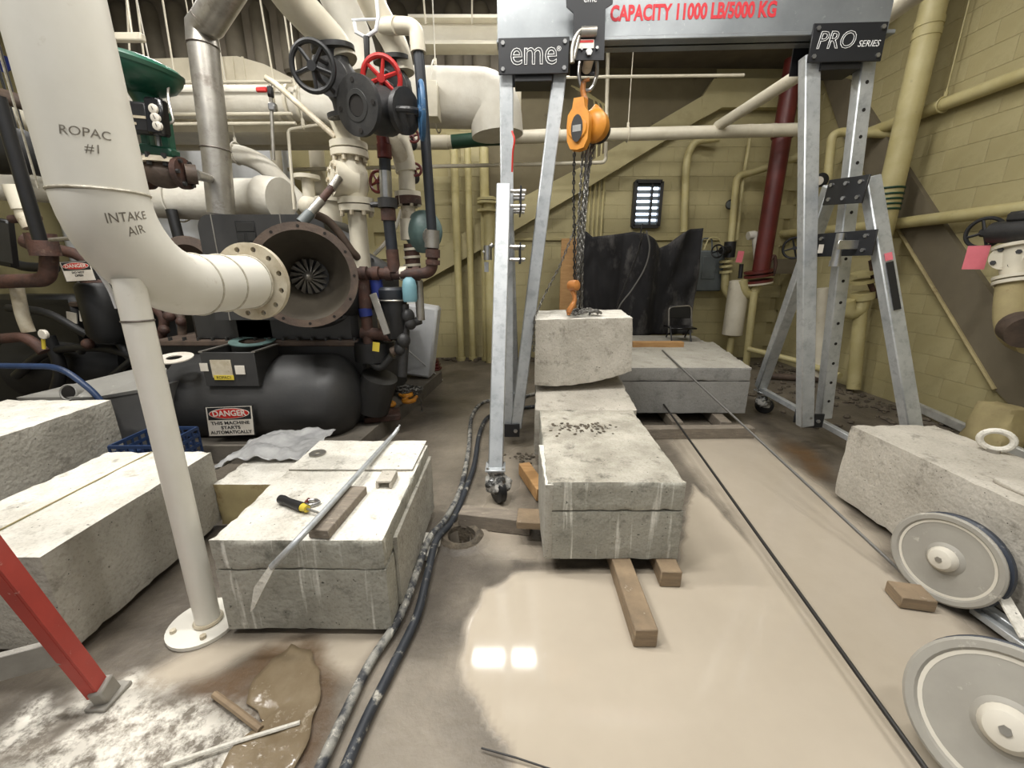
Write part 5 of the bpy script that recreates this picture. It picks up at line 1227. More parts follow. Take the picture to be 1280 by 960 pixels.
for (pp_, r, m_) in ((((455, 350), (457, 385)), 0.05, 'rust'), (((456, 385), (458, 395)), 0.053, 'blueband'), (((458, 395), (461, 430)), 0.045, 'rust'), (((470, 350), (473, 372)), 0.05, 'blueband'), (((452, 415), (490, 420)), 0.05, 'rust'), (((523, 350), (525, 385), (526, 400)), 0.035, 'steelduct'), (((526, 400), (514, 404)), 0.034, 'iron'), (((505, 380), (506, 420), (503, 470)), 0.04, 'iron'), (((455, 445), (475, 462), (490, 445)), 0.035, 'machine_lower'), (((490, 440), (508, 432)), 0.04, 'rustlip')):
    MB().tube(fillet([at(*q, 3.38) for q in pp_], 0.06) if len(pp_) > 2 else [at(*q, 3.38) for q in pp_], r, 12).build('pipe', m_, t)
for (x, y, r) in ((510, 395, 0.055), (513, 404, 0.05), (504, 425, 0.06), (500, 436, 0.05)): MB().ell(at(x, y, 3.36), (r, r, r*1.1), 12, 8).build('fitting', 'iron', t)
t = thing('oil_pump', 'black oil pump with yellow tag low beside the compressor', 'pump', at(472, 475, 3.5))
MB().lathe([(0.1, 0), (0.17, 0.02), (0.17, 0.18), (0.1, 0.22)], at(470, 452, 3.5), UP, 22).build('housing', 'black', t)
MB().cyl(at(475, 470, 3.45), at(465, 510, 3.5), 0.15, n=20).build('motor', 'machine_lower', t)
a_, b_ = at(466, 429, 3.28), at(474, 438, 3.28); MB().box((a_+b_)/2, (0.055, 0.003, 0.075), Matrix.Rotation(0.15, 3, 'Y')).build('tag', 'yellow', t)
# white wrapped box, red boards, stick on the floor by the back wall
t = thing('wrapped_box', 'white plastic wrapped box standing behind the drain piping', 'box', at(520, 436, 4.9))
MB().box((at(521, 410, 5.0).x, 5.1, (at(521, 385, 4.9).z+0.16)/2+0.03), (0.42, 0.3, at(521, 385, 4.9).z-0.16), Matrix.Rotation(0.15, 3, 'Y'), 0.03).build('wrap', 'plastic_white', t)
for i in range(4): solo(MB().box((fl(532, 452).x, 5.9+0.03*i, 0.06+0.035*i), (0.75-0.04*i, 0.22, 0.03), Matrix.Rotation(0.06*(i % 3-1), 3, 'Z'), 0.004), 'red_board', ['lowest red board in the pile by the back wall', 'second red board from the floor by the back wall', 'third red board from the floor by the back wall', 'topmost red board in the pile by the back wall'][i], 'board', 'redpaint', group='red boards')
solo(MB().cyl(fl(553, 475, 0.01), at(490, 421, 4.2), 0.009, n=8), 'white_rod', 'thin white rod leaning from floor to the drain piping', 'rod', 'plastic_white')
# ------------------------------------------------------------------ green actuator valve behind white pipe
Yg = 2.5; Yd = 3.75
t = thing('control_actuator', 'dark green mushroom shaped valve actuator with three gauges', 'actuator', at(205, 215, Yg))
gc = at(174, 84, Yg); ga = V((0.22, -0.04, 1)).normalized()
MB().lathe([(0.06, -0.13), (0.09, -0.11), (0.15, -0.075), (0.178, -0.03), (0.185, 0.0), (0.185, 0.012), (0.16, 0.03), (0.1, 0.045), (0.01, 0.05)], gc, ga, 36).build('diaphragm', 'green', t)
MB().lathe([(0.1875, -0.006), (0.1875, 0.014)], gc, ga, 36, cap0=False, cap1=False).build('rim', 'dkgreen', t)
MB().tube([gc-ga*0.1, at(193, 140, Yg)], [0.062, 0.06], 20).build('neck', 'green', t)
for dx in (-13, 13): MB().bar(at(192+dx, 140, Yg), at(200+dx*0.95, 190, Yg), 0.045, 0.05, bev=0.006).build('yoke', 'green', t)
MB().box(at(200, 190, Yg), (0.17, 0.08, 0.05), Matrix.Rotation(0.14, 3, 'Y'), 0.01).build('yoke_foot', 'green', t)
MB().cyl(at(195, 150, Yg), at(201, 195, Yg), 0.014, n=10).build('stem', 'silver', t)
px = MB().box(at(172, 148, Yg-0.10), (0.16, 0.07, 0.14), Matrix.Rotation(0.08, 3, 'Y'), 0.012).build('positioner', 'black', t)
MB().box(at(172, 146, Yg-0.138), (0.08, 0.002, 0.012), Matrix.Rotation(0.08, 3, 'Y')).build('label_strip', 'flange_raw', px)
MB().box(at(166, 154, Yg-0.138), (0.035, 0.002, 0.012), Matrix.Rotation(0.08, 3, 'Y')).build('label_strip', 'flange_raw', px)
gb = MB().box(at(197, 147, Yg-0.11), (0.09, 0.06, 0.17), Matrix.Rotation(0.1, 3, 'Y'), 0.012).build('gauge_block', 'blackgloss', t)
for (x, y) in ((191.5, 136), (194, 147), (196.5, 157)):
    q = at(x, y, Yg-0.146); g2 = MB().lathe([(0.022, 0.01), (0.022, -0.004), (0.019, -0.006)], q, (0, 1, 0), 18).build('gauge', 'signwhite', gb)
    MB().bar(q+V((0.004, -0.008, -0.008)), q+V((-0.002, -0.008, 0.01)), 0.003, 0.001).build('needle', 'letter_black', g2)
MB().tube(spline([at(211, 100, Yg), at(210, 120, Yg-0.02), at(214, 140, Yg-0.05), at(216, 152, Yg-0.06), at(205, 155, Yg-0.08)], 4), 0.007, 6).build('air_tube', 'steelduct', t)
t = thing('globe_valve', 'rusty flanged globe valve body under the green actuator', 'valve', at(205, 235, Yg))
vc = at(205, 217, Yg)
MB().ell(vc, (0.1, 0.09, 0.075), 22, 14).build('body', 'rustlip', t)
MB().cyl(at(202, 199, Yg), at(203.5, 206, Yg), 0.095, 0.11, 22).build('bonnet_flange', 'flange_raw', t)
MB().bolts(at(203, 203, Yg), UP, 0.09, 8, 0.013, 0.06).build('bolts', 'iron', t)['kind'] = 'stuff'
for sg in (-1, 1): MB().cyl(vc+V((sg*0.09, 0, 0)), vc+V((sg*0.12, 0, 0)), 0.08, n=22).build('flange', 'rust', t)
MB().bolts(vc+V((0.115, 0, 0)), (1, 0, 0), 0.065, 6, 0.011, 0.04).build('bolts', 'iron', t)['kind'] = 'stuff'
MB().cyl(vc+V((0.12, 0, 0.0)), vc+V((0.16, 0.03, 0)), 0.05, n=14).build('union', 'rustlip', t)
MB().cyl(vc+V((0.15, 0.02, 0.0)), at(262, 223, Yd-0.09), 0.03, n=14).build('nipple', 'steelduct', t)
# ------------------------------------------------------------------ galvanised duct
dpts = [at(277, 268, Yd), at(270, 190, Yd), at(254, 58, Yd), at(248, 40, Yd), at(290, -20, Yd-0.2), at(330, -70, Yd-0.4)]
t = thing('steel_duct', 'welded bare steel duct rising left of the compressor with a bend at the top', 'duct', dpts[0])
MB().tube([dpts[0], dpts[1], dpts[2]], 0.103, 24).build('riser', 'steelduct', t)
MB().tube([dpts[2], dpts[2].lerp(dpts[3], 1.0)+V((0.03, 0, 0.02)), at(262, 26, Yd-0.05)], 0.108, 24).build('bend', 'steelduct', t)
MB().tube([at(260, 28, Yd-0.05), at(290, -20, Yd-0.2), at(330, -80, Yd-0.4)], 0.108, 24).build('upper_run', 'steelduct', t)
for p, ax in ((dpts[2], dpts[2]-dpts[1]), (at(260, 28, Yd-0.05), V((0.8, -0.3, 1))), (dpts[1]+V((0.0, 0, 0.02)), dpts[1]-dpts[0])): MB().torus(p, ax, 0.106, 0.005, 24, 6).build('weld_bead', 'weldseam', t)
# ------------------------------------------------------------------ left background: second machine, piping, sheeting
t = thing('second_compressor', 'black second compressor in shadow at the far left', 'compressor', (-4.0, 4.3, 0.1))
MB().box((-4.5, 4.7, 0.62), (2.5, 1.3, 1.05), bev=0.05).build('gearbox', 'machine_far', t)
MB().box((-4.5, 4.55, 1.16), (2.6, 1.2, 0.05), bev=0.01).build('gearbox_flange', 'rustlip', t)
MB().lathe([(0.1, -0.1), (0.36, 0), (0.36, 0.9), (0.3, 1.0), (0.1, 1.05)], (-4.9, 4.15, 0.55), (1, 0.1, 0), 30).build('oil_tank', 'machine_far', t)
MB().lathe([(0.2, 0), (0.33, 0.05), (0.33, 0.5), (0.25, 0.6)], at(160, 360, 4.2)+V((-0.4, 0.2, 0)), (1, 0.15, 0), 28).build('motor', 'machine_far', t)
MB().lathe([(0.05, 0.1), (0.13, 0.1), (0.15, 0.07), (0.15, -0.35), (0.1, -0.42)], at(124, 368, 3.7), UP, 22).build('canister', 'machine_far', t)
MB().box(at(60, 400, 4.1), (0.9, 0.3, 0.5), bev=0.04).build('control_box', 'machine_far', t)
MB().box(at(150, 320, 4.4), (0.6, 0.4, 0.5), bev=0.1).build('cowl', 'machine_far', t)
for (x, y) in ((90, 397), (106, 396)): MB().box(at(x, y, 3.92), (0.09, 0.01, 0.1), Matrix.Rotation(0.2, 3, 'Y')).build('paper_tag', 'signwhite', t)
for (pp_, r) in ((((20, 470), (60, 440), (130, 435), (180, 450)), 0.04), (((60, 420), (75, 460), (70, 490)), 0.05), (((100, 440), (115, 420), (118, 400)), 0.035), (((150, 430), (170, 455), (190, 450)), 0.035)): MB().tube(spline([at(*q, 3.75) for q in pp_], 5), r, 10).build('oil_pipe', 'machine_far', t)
danger(at(75, 328, 3.5), at(112, 326, 3.5), at(84, 352, 3.5), t, lines=('DO NOT', 'OPEN'))
for (pp_, r, m_) in ((((95, 330), (110, 352), (140, 360)), 0.05, 'rust'), (((0, 300), (20, 330), (70, 335)), 0.04, 'machine_far'), (((62, 310), (95, 318), (118, 335)), 0.045, 'rust'), (((10, 385), (60, 392), (110, 420)), 0.035, 'machine_far'), (((190, 380), (205, 400), (200, 425)), 0.04, 'rust'), (((205, 385), (225, 395), (228, 420)), 0.035, 'rustlip'), (((140, 470), (180, 440), (210, 435)), 0.03, 'machine_far')):
    MB().tube(spline([at(*q, 3.72) for q in pp_], 5), r, 10).build('small_pipe', m_, t)
for (x, y, r) in ((212, 395, 0.05), (226, 402, 0.04), (205, 412, 0.045), (110, 430, 0.05)): MB().ell(at(x, y, 3.68), (r, r, r), 10, 8).build('fitting', 'rust', t)
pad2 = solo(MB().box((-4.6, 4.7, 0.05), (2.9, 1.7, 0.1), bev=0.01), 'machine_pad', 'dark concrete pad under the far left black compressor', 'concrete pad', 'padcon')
# grey housing with round hole behind the cart
t = thing('grey_housing', 'grey sheet metal housing with a round port behind the cart', 'housing', (-2.75, 3.4, 0))
Yh = 2.95
q = [at(128, 494, Yh), at(206, 482, Yh), at(206, 560, Yh), at(128, 560, Yh)]
q[2].z = q[3].z = 0.0
MB().prism([V((p.x, Yh, p.z)) for p in q], (0, 0.4, 0)).build('side_panel', 'darkhousing', t, smooth=False)
q = [at(20, 497, Yh-0.02), at(100, 478, Yh+0.16), at(178, 459, Yh+0.3), at(208, 460, Yh+0.3), at(208, 481, Yh-0.02), at(120, 496, Yh-0.02), at(60, 502, Yh-0.02)]
MB().prism(q, (0, 0.01, -0.025)).build('top_flange', 'greyhousing', t, smooth=False)
hc = at(85, 490.5, Yh-0.01)
MB().lathe([(0.046, -0.005), (0.056, 0.004), (0.062, 0.0), (0.062, -0.06)], hc, (0.1, -1, 0.25), 24, cap0=False, cap1=False).build('port_ring', 'greyhousing', t)
MB().cyl(hc, hc+V((-0.004, 0.04, -0.01)), 0.047, n=24).build('port_bore', 'hole', t)
MB().box(((at(20, 497, Yh).x+at(130, 500, Yh).x)/2, Yh+0.2, at(20, 500, Yh).z/2), (at(130, 500, Yh).x-at(20, 497, Yh).x, 0.36, at(20, 500, Yh).z)).build('rear_box', 'darkhousing', t)
# rusty piping at far left
pipe('rust_pipe', 'thick rusty pipe running in from the left edge to a rusty tee', 'pipe', 'rust', [at(-30, 353, 3.2), at(60, 350, 3.2), at(62, 315, 3.2), at(52, 295, 3.2)], 0.052, 0.08, 14)
t = thing('rust_tee', 'rusty pipe fitting with cream flange at the far left', 'pipe fitting', at(45, 350, 3.15))
for (a_, b_, r, m_) in (((50, 292), (58, 320), 0.085, 'rust'), ((34, 300), (58, 312), 0.06, 'rust'), ((30, 268), (40, 285), 0.05, 'flange_raw'), ((14, 274), (48, 272), 0.028, 'rust'), ((26, 255), (30, 270), 0.045, 'flange_raw'), ((16, 232), (28, 262), 0.055, 'cream')): MB().cyl(at(*a_, 3.15), at(*b_, 3.15), r, n=14).build('segment', m_, t)
MB().tube([at(62, 300, 3.05), at(88, 298, 3.0)], 0.014, 8).build('lever', 'steelduct', t)
pipe('drain_pipe', 'cream and rust drain pipe descending at the far left', 'pipe', 'flange_raw', [at(20, 355, 3.3), at(28, 395, 3.3), at(36, 415, 3.3)], 0.042, n=12)
pipe('rust_pipe', 'lower rusty pipe with brass union at the left edge', 'pipe', 'rust', [at(-20, 425, 3.25), at(30, 421, 3.25), at(45, 430, 3.25), at(55, 440, 3.25)], 0.04, 0.05, 12)
t = thing('dial_gauge', 'round dial gauge on the lower rusty pipe at left', 'gauge', at(52, 420, 3.2)); MB().lathe([(0.035, 0.02), (0.038, 0), (0.034, -0.005)], at(53, 418, 3.18), (0.1, 1, 0), 18).build('case', 'signwhite', t); MB().cyl(at(54, 424, 3.2), at(55, 436, 3.2), 0.012, n=8).build('stem', 'yellow', t)
pipe('black_pole', 'black pole slanting behind the white intake pipe at far left', 'pole', 'black', [at(-3, 120, 2.7), at(50, 300, 2.75)], 0.035, n=12)
pipe('cream_pipe', 'cream pipe crossing behind the black pole at far left', 'pipe', 'insul', [at(-30, 232, 4.6), at(90, 238, 4.6)], 0.13, n=18)
pipe('cream_pipe', 'curved cream pipe at the upper left edge', 'pipe', 'cream', [at(-40, 128, 4.4), at(15, 140, 4.4), at(60, 160, 4.5), at(110, 175, 4.6)], 0.10, 0.2, 16)
pipe('cream_pipe', 'thin cream pipe above the sheeting at far left', 'pipe', 'cream', [at(-20, 190, 4.7), at(130, 190, 4.8)], 0.05, n=12)
pipe('dark_pipe', 'dark insulated pipe at the upper left edge', 'pipe', 'rustlip', [at(-30, 112, 4.0), at(10, 122, 4.0), at(55, 138, 4.1)], 0.06, 0.1, 12)
for i, (y, y2) in enumerate(((180, 180), (205, 214), (212, 222))): pipe('conduit', ['upper dark conduit in front of the left sheeting', 'middle dark conduit in front of the left sheeting', 'lower dark conduit in front of the left sheeting'][i], 'conduit', 'black', [at(20, y, 4.3), at(70, y2, 4.3)], 0.018, n=8, hangers=((0, 0.3, 4.95),))
t = thing('motor_unit', 'black motor unit behind the black pole at left edge', 'motor', at(5, 200, 3.6))
MB().lathe([(0.1, 0), (0.16, 0.03), (0.16, 0.3), (0.08, 0.35)], at(-12, 190, 3.6), (1, 0, 0), 20).build('barrel', 'black', t); MB().cyl(at(-12, 175, 3.6), at(20, 172, 3.6), 0.06, n=14).build('top_box', 'black', t)
t = thing('operator_display', 'dark framed operator display at the far left edge', 'display', at(5, 320, 3.4)); MB().box(at(4, 303, 3.4), (0.16, 0.06, 0.36), Matrix.Rotation(0.2, 3, 'Y'), 0.01).build('frame', 'machine_far', t); MB().box(at(4, 303, 3.36), (0.11, 0.006, 0.3), Matrix.Rotation(0.2, 3, 'Y')).build('screen', 'machine_lower', t)
# white sheeting
mb = MB(); nx, nz = 60, 20; g_ = []
for k in range(nz+1):
    for i in range(nx+1):
        x = -6.6+i/nx*3.5; z = 0.1+k/nz*3.3
        g_.append((x, 6.5+0.09*math.sin(x*9+0.4*z)+0.05*noise.noise(V((x*4, z*1.5, 2))), z))
mb.add(g_, [(k*(nx+1)+i, k*(nx+1)+i+1, (k+1)*(nx+1)+i+1, (k+1)*(nx+1)+i) for k in range(nz) for i in range(nx)])
o = solo(mb, 'plastic_sheeting', 'white plastic sheeting hung behind the left machinery', 'sheeting', 'plastic_white', ang=80); sm = o.modifiers.new('thick', 'SOLIDIFY'); sm.thickness = 0.004
t = thing('blue_tarp', 'small blue tarp scrap hanging at the upper left edge', 'tarp', at(10, 85, 4.6)); MB().prism([at(0, 68, 4.6), at(14, 72, 4.6), at(24, 86, 4.6), at(16, 84, 4.6), at(6, 92, 4.6), at(-6, 84, 4.6)], (0, 0.01, 0)).build('cloth', 'blueband', t)
# upper left cream ducts and pipes
t = thing('air_duct', 'large cream rectangular duct with tapered end high on the left', 'duct', at(230, 110, 5.25))
dq = [at(40, 78, 5.25), at(296, 70, 5.25), at(330, 80, 5.25), at(470, 150, 5.25), at(470, 165, 5.25), at(40, 165, 5.25)]
MB().prism(dq, (0, 0.5, 0)).build('body', 'cream', t, smooth=False)
for x in (120, 260): p_ = at(x, 74, 5.24); MB().cyl(V((p_.x, 5.3, p_.z-0.1)), V((p_.x, 5.3, 4.95)), 0.01, n=6).build('hanger', 'cream', t)
for x in (290, 303): MB().bar(at(x, 71, 5.245), at(x+6, 118, 5.245), 0.02, 0.015).build('seam', 'cream', t)
pipe('insulated_pipe', 'white insulated pipe with clamps in front of the cream duct', 'pipe', 'insul', [at(60, 128, 5.0), at(330, 128, 5.0), at(400, 132, 5.0), at(440, 150, 5.0)], 0.15, 0.2, 20, flanges=((1, 0.3, 0.18, 0.03), (1, 0.5, 0.18, 0.03), (1, 0.7, 0.18, 0.03), (0, 0.55, 0.165, 0.06)), m2='cream')
for i, (y0, y1, xa_, xb_) in enumerate(((103, 102, 212, 365), (143, 142, 212, 365), (156, 154, 100, 370))): pipe('conduit', ['upper white conduit across the insulated pipe', 'middle white conduit across the insulated pipe', 'lower white conduit below the insulated pipe'][i], 'conduit', 'cream', [at(xa_, y0, 4.75), at(xb_, y1, 4.75)], 0.016, n=8, hangers=((0, 0.25+0.2*i, 4.95),))
pipe('insulated_pipe', 'fat cream horizontal pipe behind the bare steel duct', 'pipe', 'insul', [at(150, 246, 4.6), at(240, 250, 4.6), at(345, 254, 4.6)], 0.19, n=22, hangers=((0, 0.8, 4.95),))
t = thing('insulated_drum', 'white insulated drum end above the compressor cowl', 'drum', at(330, 265, 4.3)); MB().cyl(at(300, 247, 4.35), at(332, 248, 4.2), 0.17, n=26).build('body', 'insul', t); MB().cyl(at(330, 247, 4.2), at(352, 250, 4.15), 0.19, n=26).build('shell', 'insul', t)
pipe('insulated_pipe', 'white insulated elbow between the drum and the strainer column', 'pipe', 'insul', [at(262, 190, 5.2), at(300, 192, 5.2), at(330, 205, 5.2), at(380, 260, 5.2)], 0.10, 0.15, 16, hangers=((0, 0.9, 4.95), (0, 0.3, 4.95)))
pipe('cream_pipe', 'long cream pipe crossing behind the valves at mid height', 'pipe', 'cream', [at(60, 180, 6.0), at(560, 178, 6.0)], 0.085, n=16)
pipe('green_band_pipe', 'horizontal pipe section with dark green bands left of the gantry leg', 'pipe', 'cream', [at(560, 178, 6.0), at(600, 174, 6.0), at(700, 169, 6.0)], 0.08, n=16, bands=((0, 0.62, 0.42, 'dkgreen'), (1, 0.12, 0.35, 'dkgreen')))
pipe('main_pipe', 'long white pipe crossing the back wall behind the chain hoist', 'pipe', 'cream', [at(640, 172, 5.9), at(1002, 162, 5.9)], 0.075, n=16, hangers=((0, 0.4, at(790, 84, 6.9).z),), bands=((0, 0.82, 0.06, 'cream'), (0, 0.9, 0.06, 'cream')))
pipe('white_pipe', 'white pipe slanting forward to the upper right under the gantry beam', 'pipe', 'cream', [at(897, 158, 5.9), at(1000, 93, 4.6), at(1125, 8, 3.6), at(1190, -40, 3.2)], 0.062, n=14)
pipe('thin_pipe', 'thin cream pipe low across the back wall with upturned end', 'pipe', 'cream', [at(360, 212, 6.2), at(640, 206, 6.2), at(757, 203, 6.2), at(760, 60, 6.2)], 0.024, 0.06, 10)
for i, (x0, x1) in enumerate(((97, 110), (157, 165), (168, 186), (200, 222), (322, 345), (350, 370), (402, 425), (482, 482), (528, 532), (590, 590), (372, 372))):
    p0, p1 = at(x0, -20, 4.9), at(x1, 118 if i < 7 else 30, 4.9)
    solo(MB().cyl(p0, p1, 0.009, n=6), 'hanger_rod', ['%s thin white hanger rod from the left at the top of the picture' % n_ for n_ in ('first', 'second', 'third', 'fourth', 'fifth', 'sixth', 'eighth', 'ninth', 'tenth', 'eleventh', 'seventh')][i], 'hanger rod', 'cream', group='hanger rods')
t = thing('strut_hanger', 'short white strut channel hanging beside the intake pipe', 'hanger', at(150, 50, 4.2)); MB().box(at(155, 47, 4.2), (0.34, 0.06, 0.06), bev=0.01).build('channel', 'cream', t); MB().cyl(at(165, 42, 4.2), at(155, -30, 4.2), 0.008, n=6).build('rod', 'cream', t)
# red tagged ball valve and lines left of valves
t = thing('ball_valve', 'small ball valve with red lever left of the black handwheel', 'valve', at(340, 130, 3.8)); MB().cyl(at(338, 106, 3.8), at(342, 200, 3.8), 0.014, n=8).build('line', 'steelduct', t); MB().box(at(338, 115, 3.8), (0.04, 0.04, 0.08), bev=0.008).build('body', 'black', t); MB().box(at(327, 112, 3.75), (0.09, 0.02, 0.04), bev=0.01).build('lever', 'redwheel', t); MB().box(at(341, 134, 3.8), (0.06, 0.05, 0.06), bev=0.01).build('union', 'silver', t)
pipe('tube_line', 'grey tube line slanting down to the strainer column', 'pipe', 'flange_raw', [at(332, 97, 3.7), at(345, 105, 3.7), at(420, 172, 3.5)], 0.022, 0.05, 10)
pipe('tube_line', 'thin white tube bent twice left of the strainer column', 'pipe', 'cream', [at(398, 156, 4.2), at(360, 162, 4.2), at(368, 262, 4.2)], 0.014, 0.04, 8, hangers=((0, 0.5, 4.95),))
for i, (x0, x1, r) in enumerate(((340, 352, 0.07), (392, 400, 0.10))): pipe('vertical_pipe', ['pale vertical pipe left of the strainer column near the drum', 'thicker pale vertical pipe directly behind the strainer column'][i], 'pipe', 'cream', [at(x0, 150, 6.3), V((at(x1, 300, 6.3).x, 6.3, 0))], r, n=14)
pipe('black_brace', 'black round post behind the white intake pipe and cowl', 'post', 'black', [at(214, 262, 4.4), at(232, 330, 4.4)], 0.05, n=10)
# white steel beam and big insulated elbow
t = thing('steel_beam', 'white painted steel I beam high behind the gantry plate', 'beam', at(575, 60, 5.4))
p0, p1 = at(520, 44, 5.4), at(640, 43, 5.4); hh = (at(575, 28, 5.4)-at(575, 60, 5.4)).length
for (dz, w, h) in ((hh/2, 0.24, 0.03), (-hh/2, 0.24, 0.03), (0, 0.02, hh)): MB().box(((p0.x+p1.x)/2, 5.4, p0.z+dz), (p1.x-p0.x+0.1, w, h)).build('flange' if dz else 'web', 'steelbeam', t)
pipe('insulated_pipe', 'fat white insulated elbow turning down left of the gantry leg', 'pipe', 'insul', [at(515, 122, 4.9), at(618, 124, 4.9), at(622, 170, 4.9)], 0.27, 0.36, 24, hangers=((0, 0.3, 4.95),))
solo(MB().box(at(541, 128, 4.6), (0.12, 0.2, 0.3), bev=0.005), 'pipe_saddle', 'cream box saddle beside the fat insulated elbow', 'pipe saddle', 'cream')
solo(MB().box(at(640, 112, 5.2), (0.2, 0.2, 0.42), bev=0.005), 'junction_box', 'cream junction box behind the left gantry leg', 'junction box', 'cream')
# ------------------------------------------------------------------ back wall
for i, (x0, x1, r, y0) in enumerate(((559, 576, 0.058, 185), (580, 591, 0.05, 185), (597, 609, 0.07, 185))):
    t = thing('wall_riser', ['leftmost tan riser pipe on the back wall left of the gantry leg', 'middle tan riser pipe on the back wall left of the gantry leg', 'rightmost tan riser pipe on the back wall left of the gantry leg'][i], 'pipe', V((at(x1, 440, 6.75).x, 6.75, 0)), 'tan wall risers')
    MB().cyl(V((at(x1, 440, 6.75).x, 6.75, 0.0)), V((at(x1, 440, 6.75).x+0.0, 6.75, at(x0, y0, 6.75).z)), r, n=14).build('pipe', 'wallpipe', t); MB().cyl((at(x1, 440, 6.75).x, 6.75, 0), (at(x1, 440, 6.75).x, 6.75, 0.06), r*1.35, n=14).build('collar', 'wallpipe', t)
t = thing('valve_riser', 'tan riser with flanged valve partly behind the left gantry leg', 'pipe', V((at(612, 440, 6.6).x, 6.6, 0)))
xv = at(612, 300, 6.6).x; MB().cyl((xv, 6.6, 0), (xv, 6.6, 2.5), 0.085, n=16).build('pipe', 'wallpipe', t)
for y in (248, 252, 262): MB().cyl(at(610, y, 6.6), at(610, y+3, 6.6), 0.16, n=18).build('flange', 'wallpipe', t)
# 4 conduits
for i in range(4):
    x = 736+i*5.5; a_ = at(x, 300, 6.85); pipe('wall_conduit', ['%s vertical tan conduit behind the hoist chains, counted from the left' % n_ for n_ in ('first', 'second', 'third', 'fourth')][i], 'conduit', 'wallpipe', [V((a_.x, 6.945, at(x, 310, 6.85).z)), V((a_.x, 6.945, at(x, 118+4*i, 6.85).z)), V((a_.x-0.35, 6.945, at(x, 104+4*i, 6.85).z))], 0.02, 0.1, 8, group='tan wall conduits')
# stair stringer: upper and lower edges at Y = 6.45
ys = 6.80
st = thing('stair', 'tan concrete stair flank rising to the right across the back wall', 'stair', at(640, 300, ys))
lo_ = [(512, 362), (640, 290), (730, 237), (857, 160), (902, 133)]; up_ = [(895, 110), (720, 212), (623, 262), (539, 318), (512, 338)]
MB().prism([at(*p, ys) for p in lo_+up_], (0, 0.12, 0)).build('stringer', 'wall', st, smooth=False)
sl = at(902, 133, ys)
MB().prism([at(878, 121, ys-0.01), at(878, 148, ys-0.01), at(903, 134, ys-0.01), at(1000, 134, ys-0.01), at(1000, 98, ys-0.01), at(893, 98, ys-0.01)], (0, 0.12, 0)).build('landing', 'wall', st, smooth=False)
MB().prism([at(600, 280, 6.93), at(720, 213, 6.93), at(896, 112, 6.93), at(896, 80, 6.93), at(640, 80, 6.93), at(600, 200, 6.93)], (0, 0.03, 0)).build('side_panel', mat('stair_shade', (98, 89, 64), (110, 100, 74), scale=3, rough=0.7, c3=(84, 76, 55), s3=5), st, smooth=False)  # added sheet; the shade above the stringer is put into its dark colour
# dark soffit above
PLZ = at(790, 84, 6.9).z
solo(MB().box((2.45, 6.27, PLZ+0.08), (3.95, 1.36, 0.16)), 'platform', 'dark platform underside below the ceiling behind the hoist', 'platform', 'ceil')
for i, y in enumerate((97,)): pipe('tube_line', 'thin conduit under the dark platform', 'conduit', 'cream', [at(680, y, 5.8), at(930, y-3, 5.8)], 0.018, n=8)
solo(MB().box((at(790, 300, 6.96).x-0.4, 6.95, at(700, 299, 6.96).z), (3.6, 0.05, 0.05), bev=0.008), 'wall_rail', 'thin horizontal rail along the back wall at the stair foot', 'rail', 'mortar')
# louvered window
wx0, wx1 = at(793, 255, 6.9).x, at(825, 255, 6.9).x; wz0, wz1 = at(800, 283, 6.9).z, at(800, 227, 6.9).z
w = MB(); 
for (c_, s_) in ((((wx0+wx1)/2, wz1), (wx1-wx0, 0.05)), (((wx0+wx1)/2, wz0), (wx1-wx0, 0.05)), ((wx0, (wz0+wz1)/2), (0.05, wz1-wz0)), ((wx1, (wz0+wz1)/2), (0.05, wz1-wz0))): w.box((c_[0], 6.92, c_[1]), (s_[0], 0.1, s_[1]))
wo = struct(w, 'window_1', 'machine_lower', smooth=False); wo['label'] = 'small louvered window letting in blue daylight'
MB().box(((wx0+wx1)/2, 6.962, (wz0+wz1)/2), (wx1-wx0-0.04, 0.006, wz1-wz0-0.04)).build('pane', 'daylight', wo)
n_ = 7
for i in range(n_):
    z = wz0+(wz1-wz0)*(i+0.5)/n_; MB().box(((wx0+wx1)/2, 6.93, z), (wx1-wx0-0.03, 0.07, 0.012), Matrix.Rotation(0.9, 3, 'X')).build('louver', 'greybox', wo)
MB().box(((wx0+wx1)/2+0.06, 6.92, (wz0+wz1)/2), (0.03, 0.06, wz1-wz0)).build('mullion', 'machine_lower', wo)
# black tarp
mb = MB(); nx, nz = 90, 40; g_ = []
yt = 6.15
tx0, tx1 = at(723, 350, yt).x, at(872, 350, yt).x
topc = [(0, 290), (0.05, 289), (0.1, 296), (0.25, 294), (0.42, 290), (0.5, 293), (0.58, 300), (0.66, 310), (0.72, 306), (0.82, 292), (0.9, 286), (1.0, 285)]
def tz_(f):
    for (a_, ya), (b_, yb) in zip(topc, topc[1:]):
        if a_ <= f <= b_: return at(790, ya+(yb-ya)*(f-a_)/(b_-a_), yt).z
    return at(790, 285, yt).z
zb_ = at(800, 418, yt).z
for k in range(nz+1):
    for i in range(nx+1):
        f = i/nx; c_ = k/nz; x = tx0+(tx1-tx0)*f; zt = tz_(f); z = zb_+(zt-zb_)*c_
        y = yt+0.035*math.sin(f*22+4*noise.noise(V((f*3, z*0.8, 0))))*(0.3+0.7*c_)+0.07*noise.noise(V((f*6, z*1.6, 5)))+0.03*noise.noise(V((f*16, z*4, 8)))
        if 0.35 < f < 0.66: y -= 0.16*math.sin((f-0.35)/0.31*math.pi)
        g_.append((x, y, z))
mb.add(g_, [(k*(nx+1)+i, k*(nx+1)+i+1, (k+1)*(nx+1)+i+1, (k+1)*(nx+1)+i) for k in range(nz) for i in range(nx)])
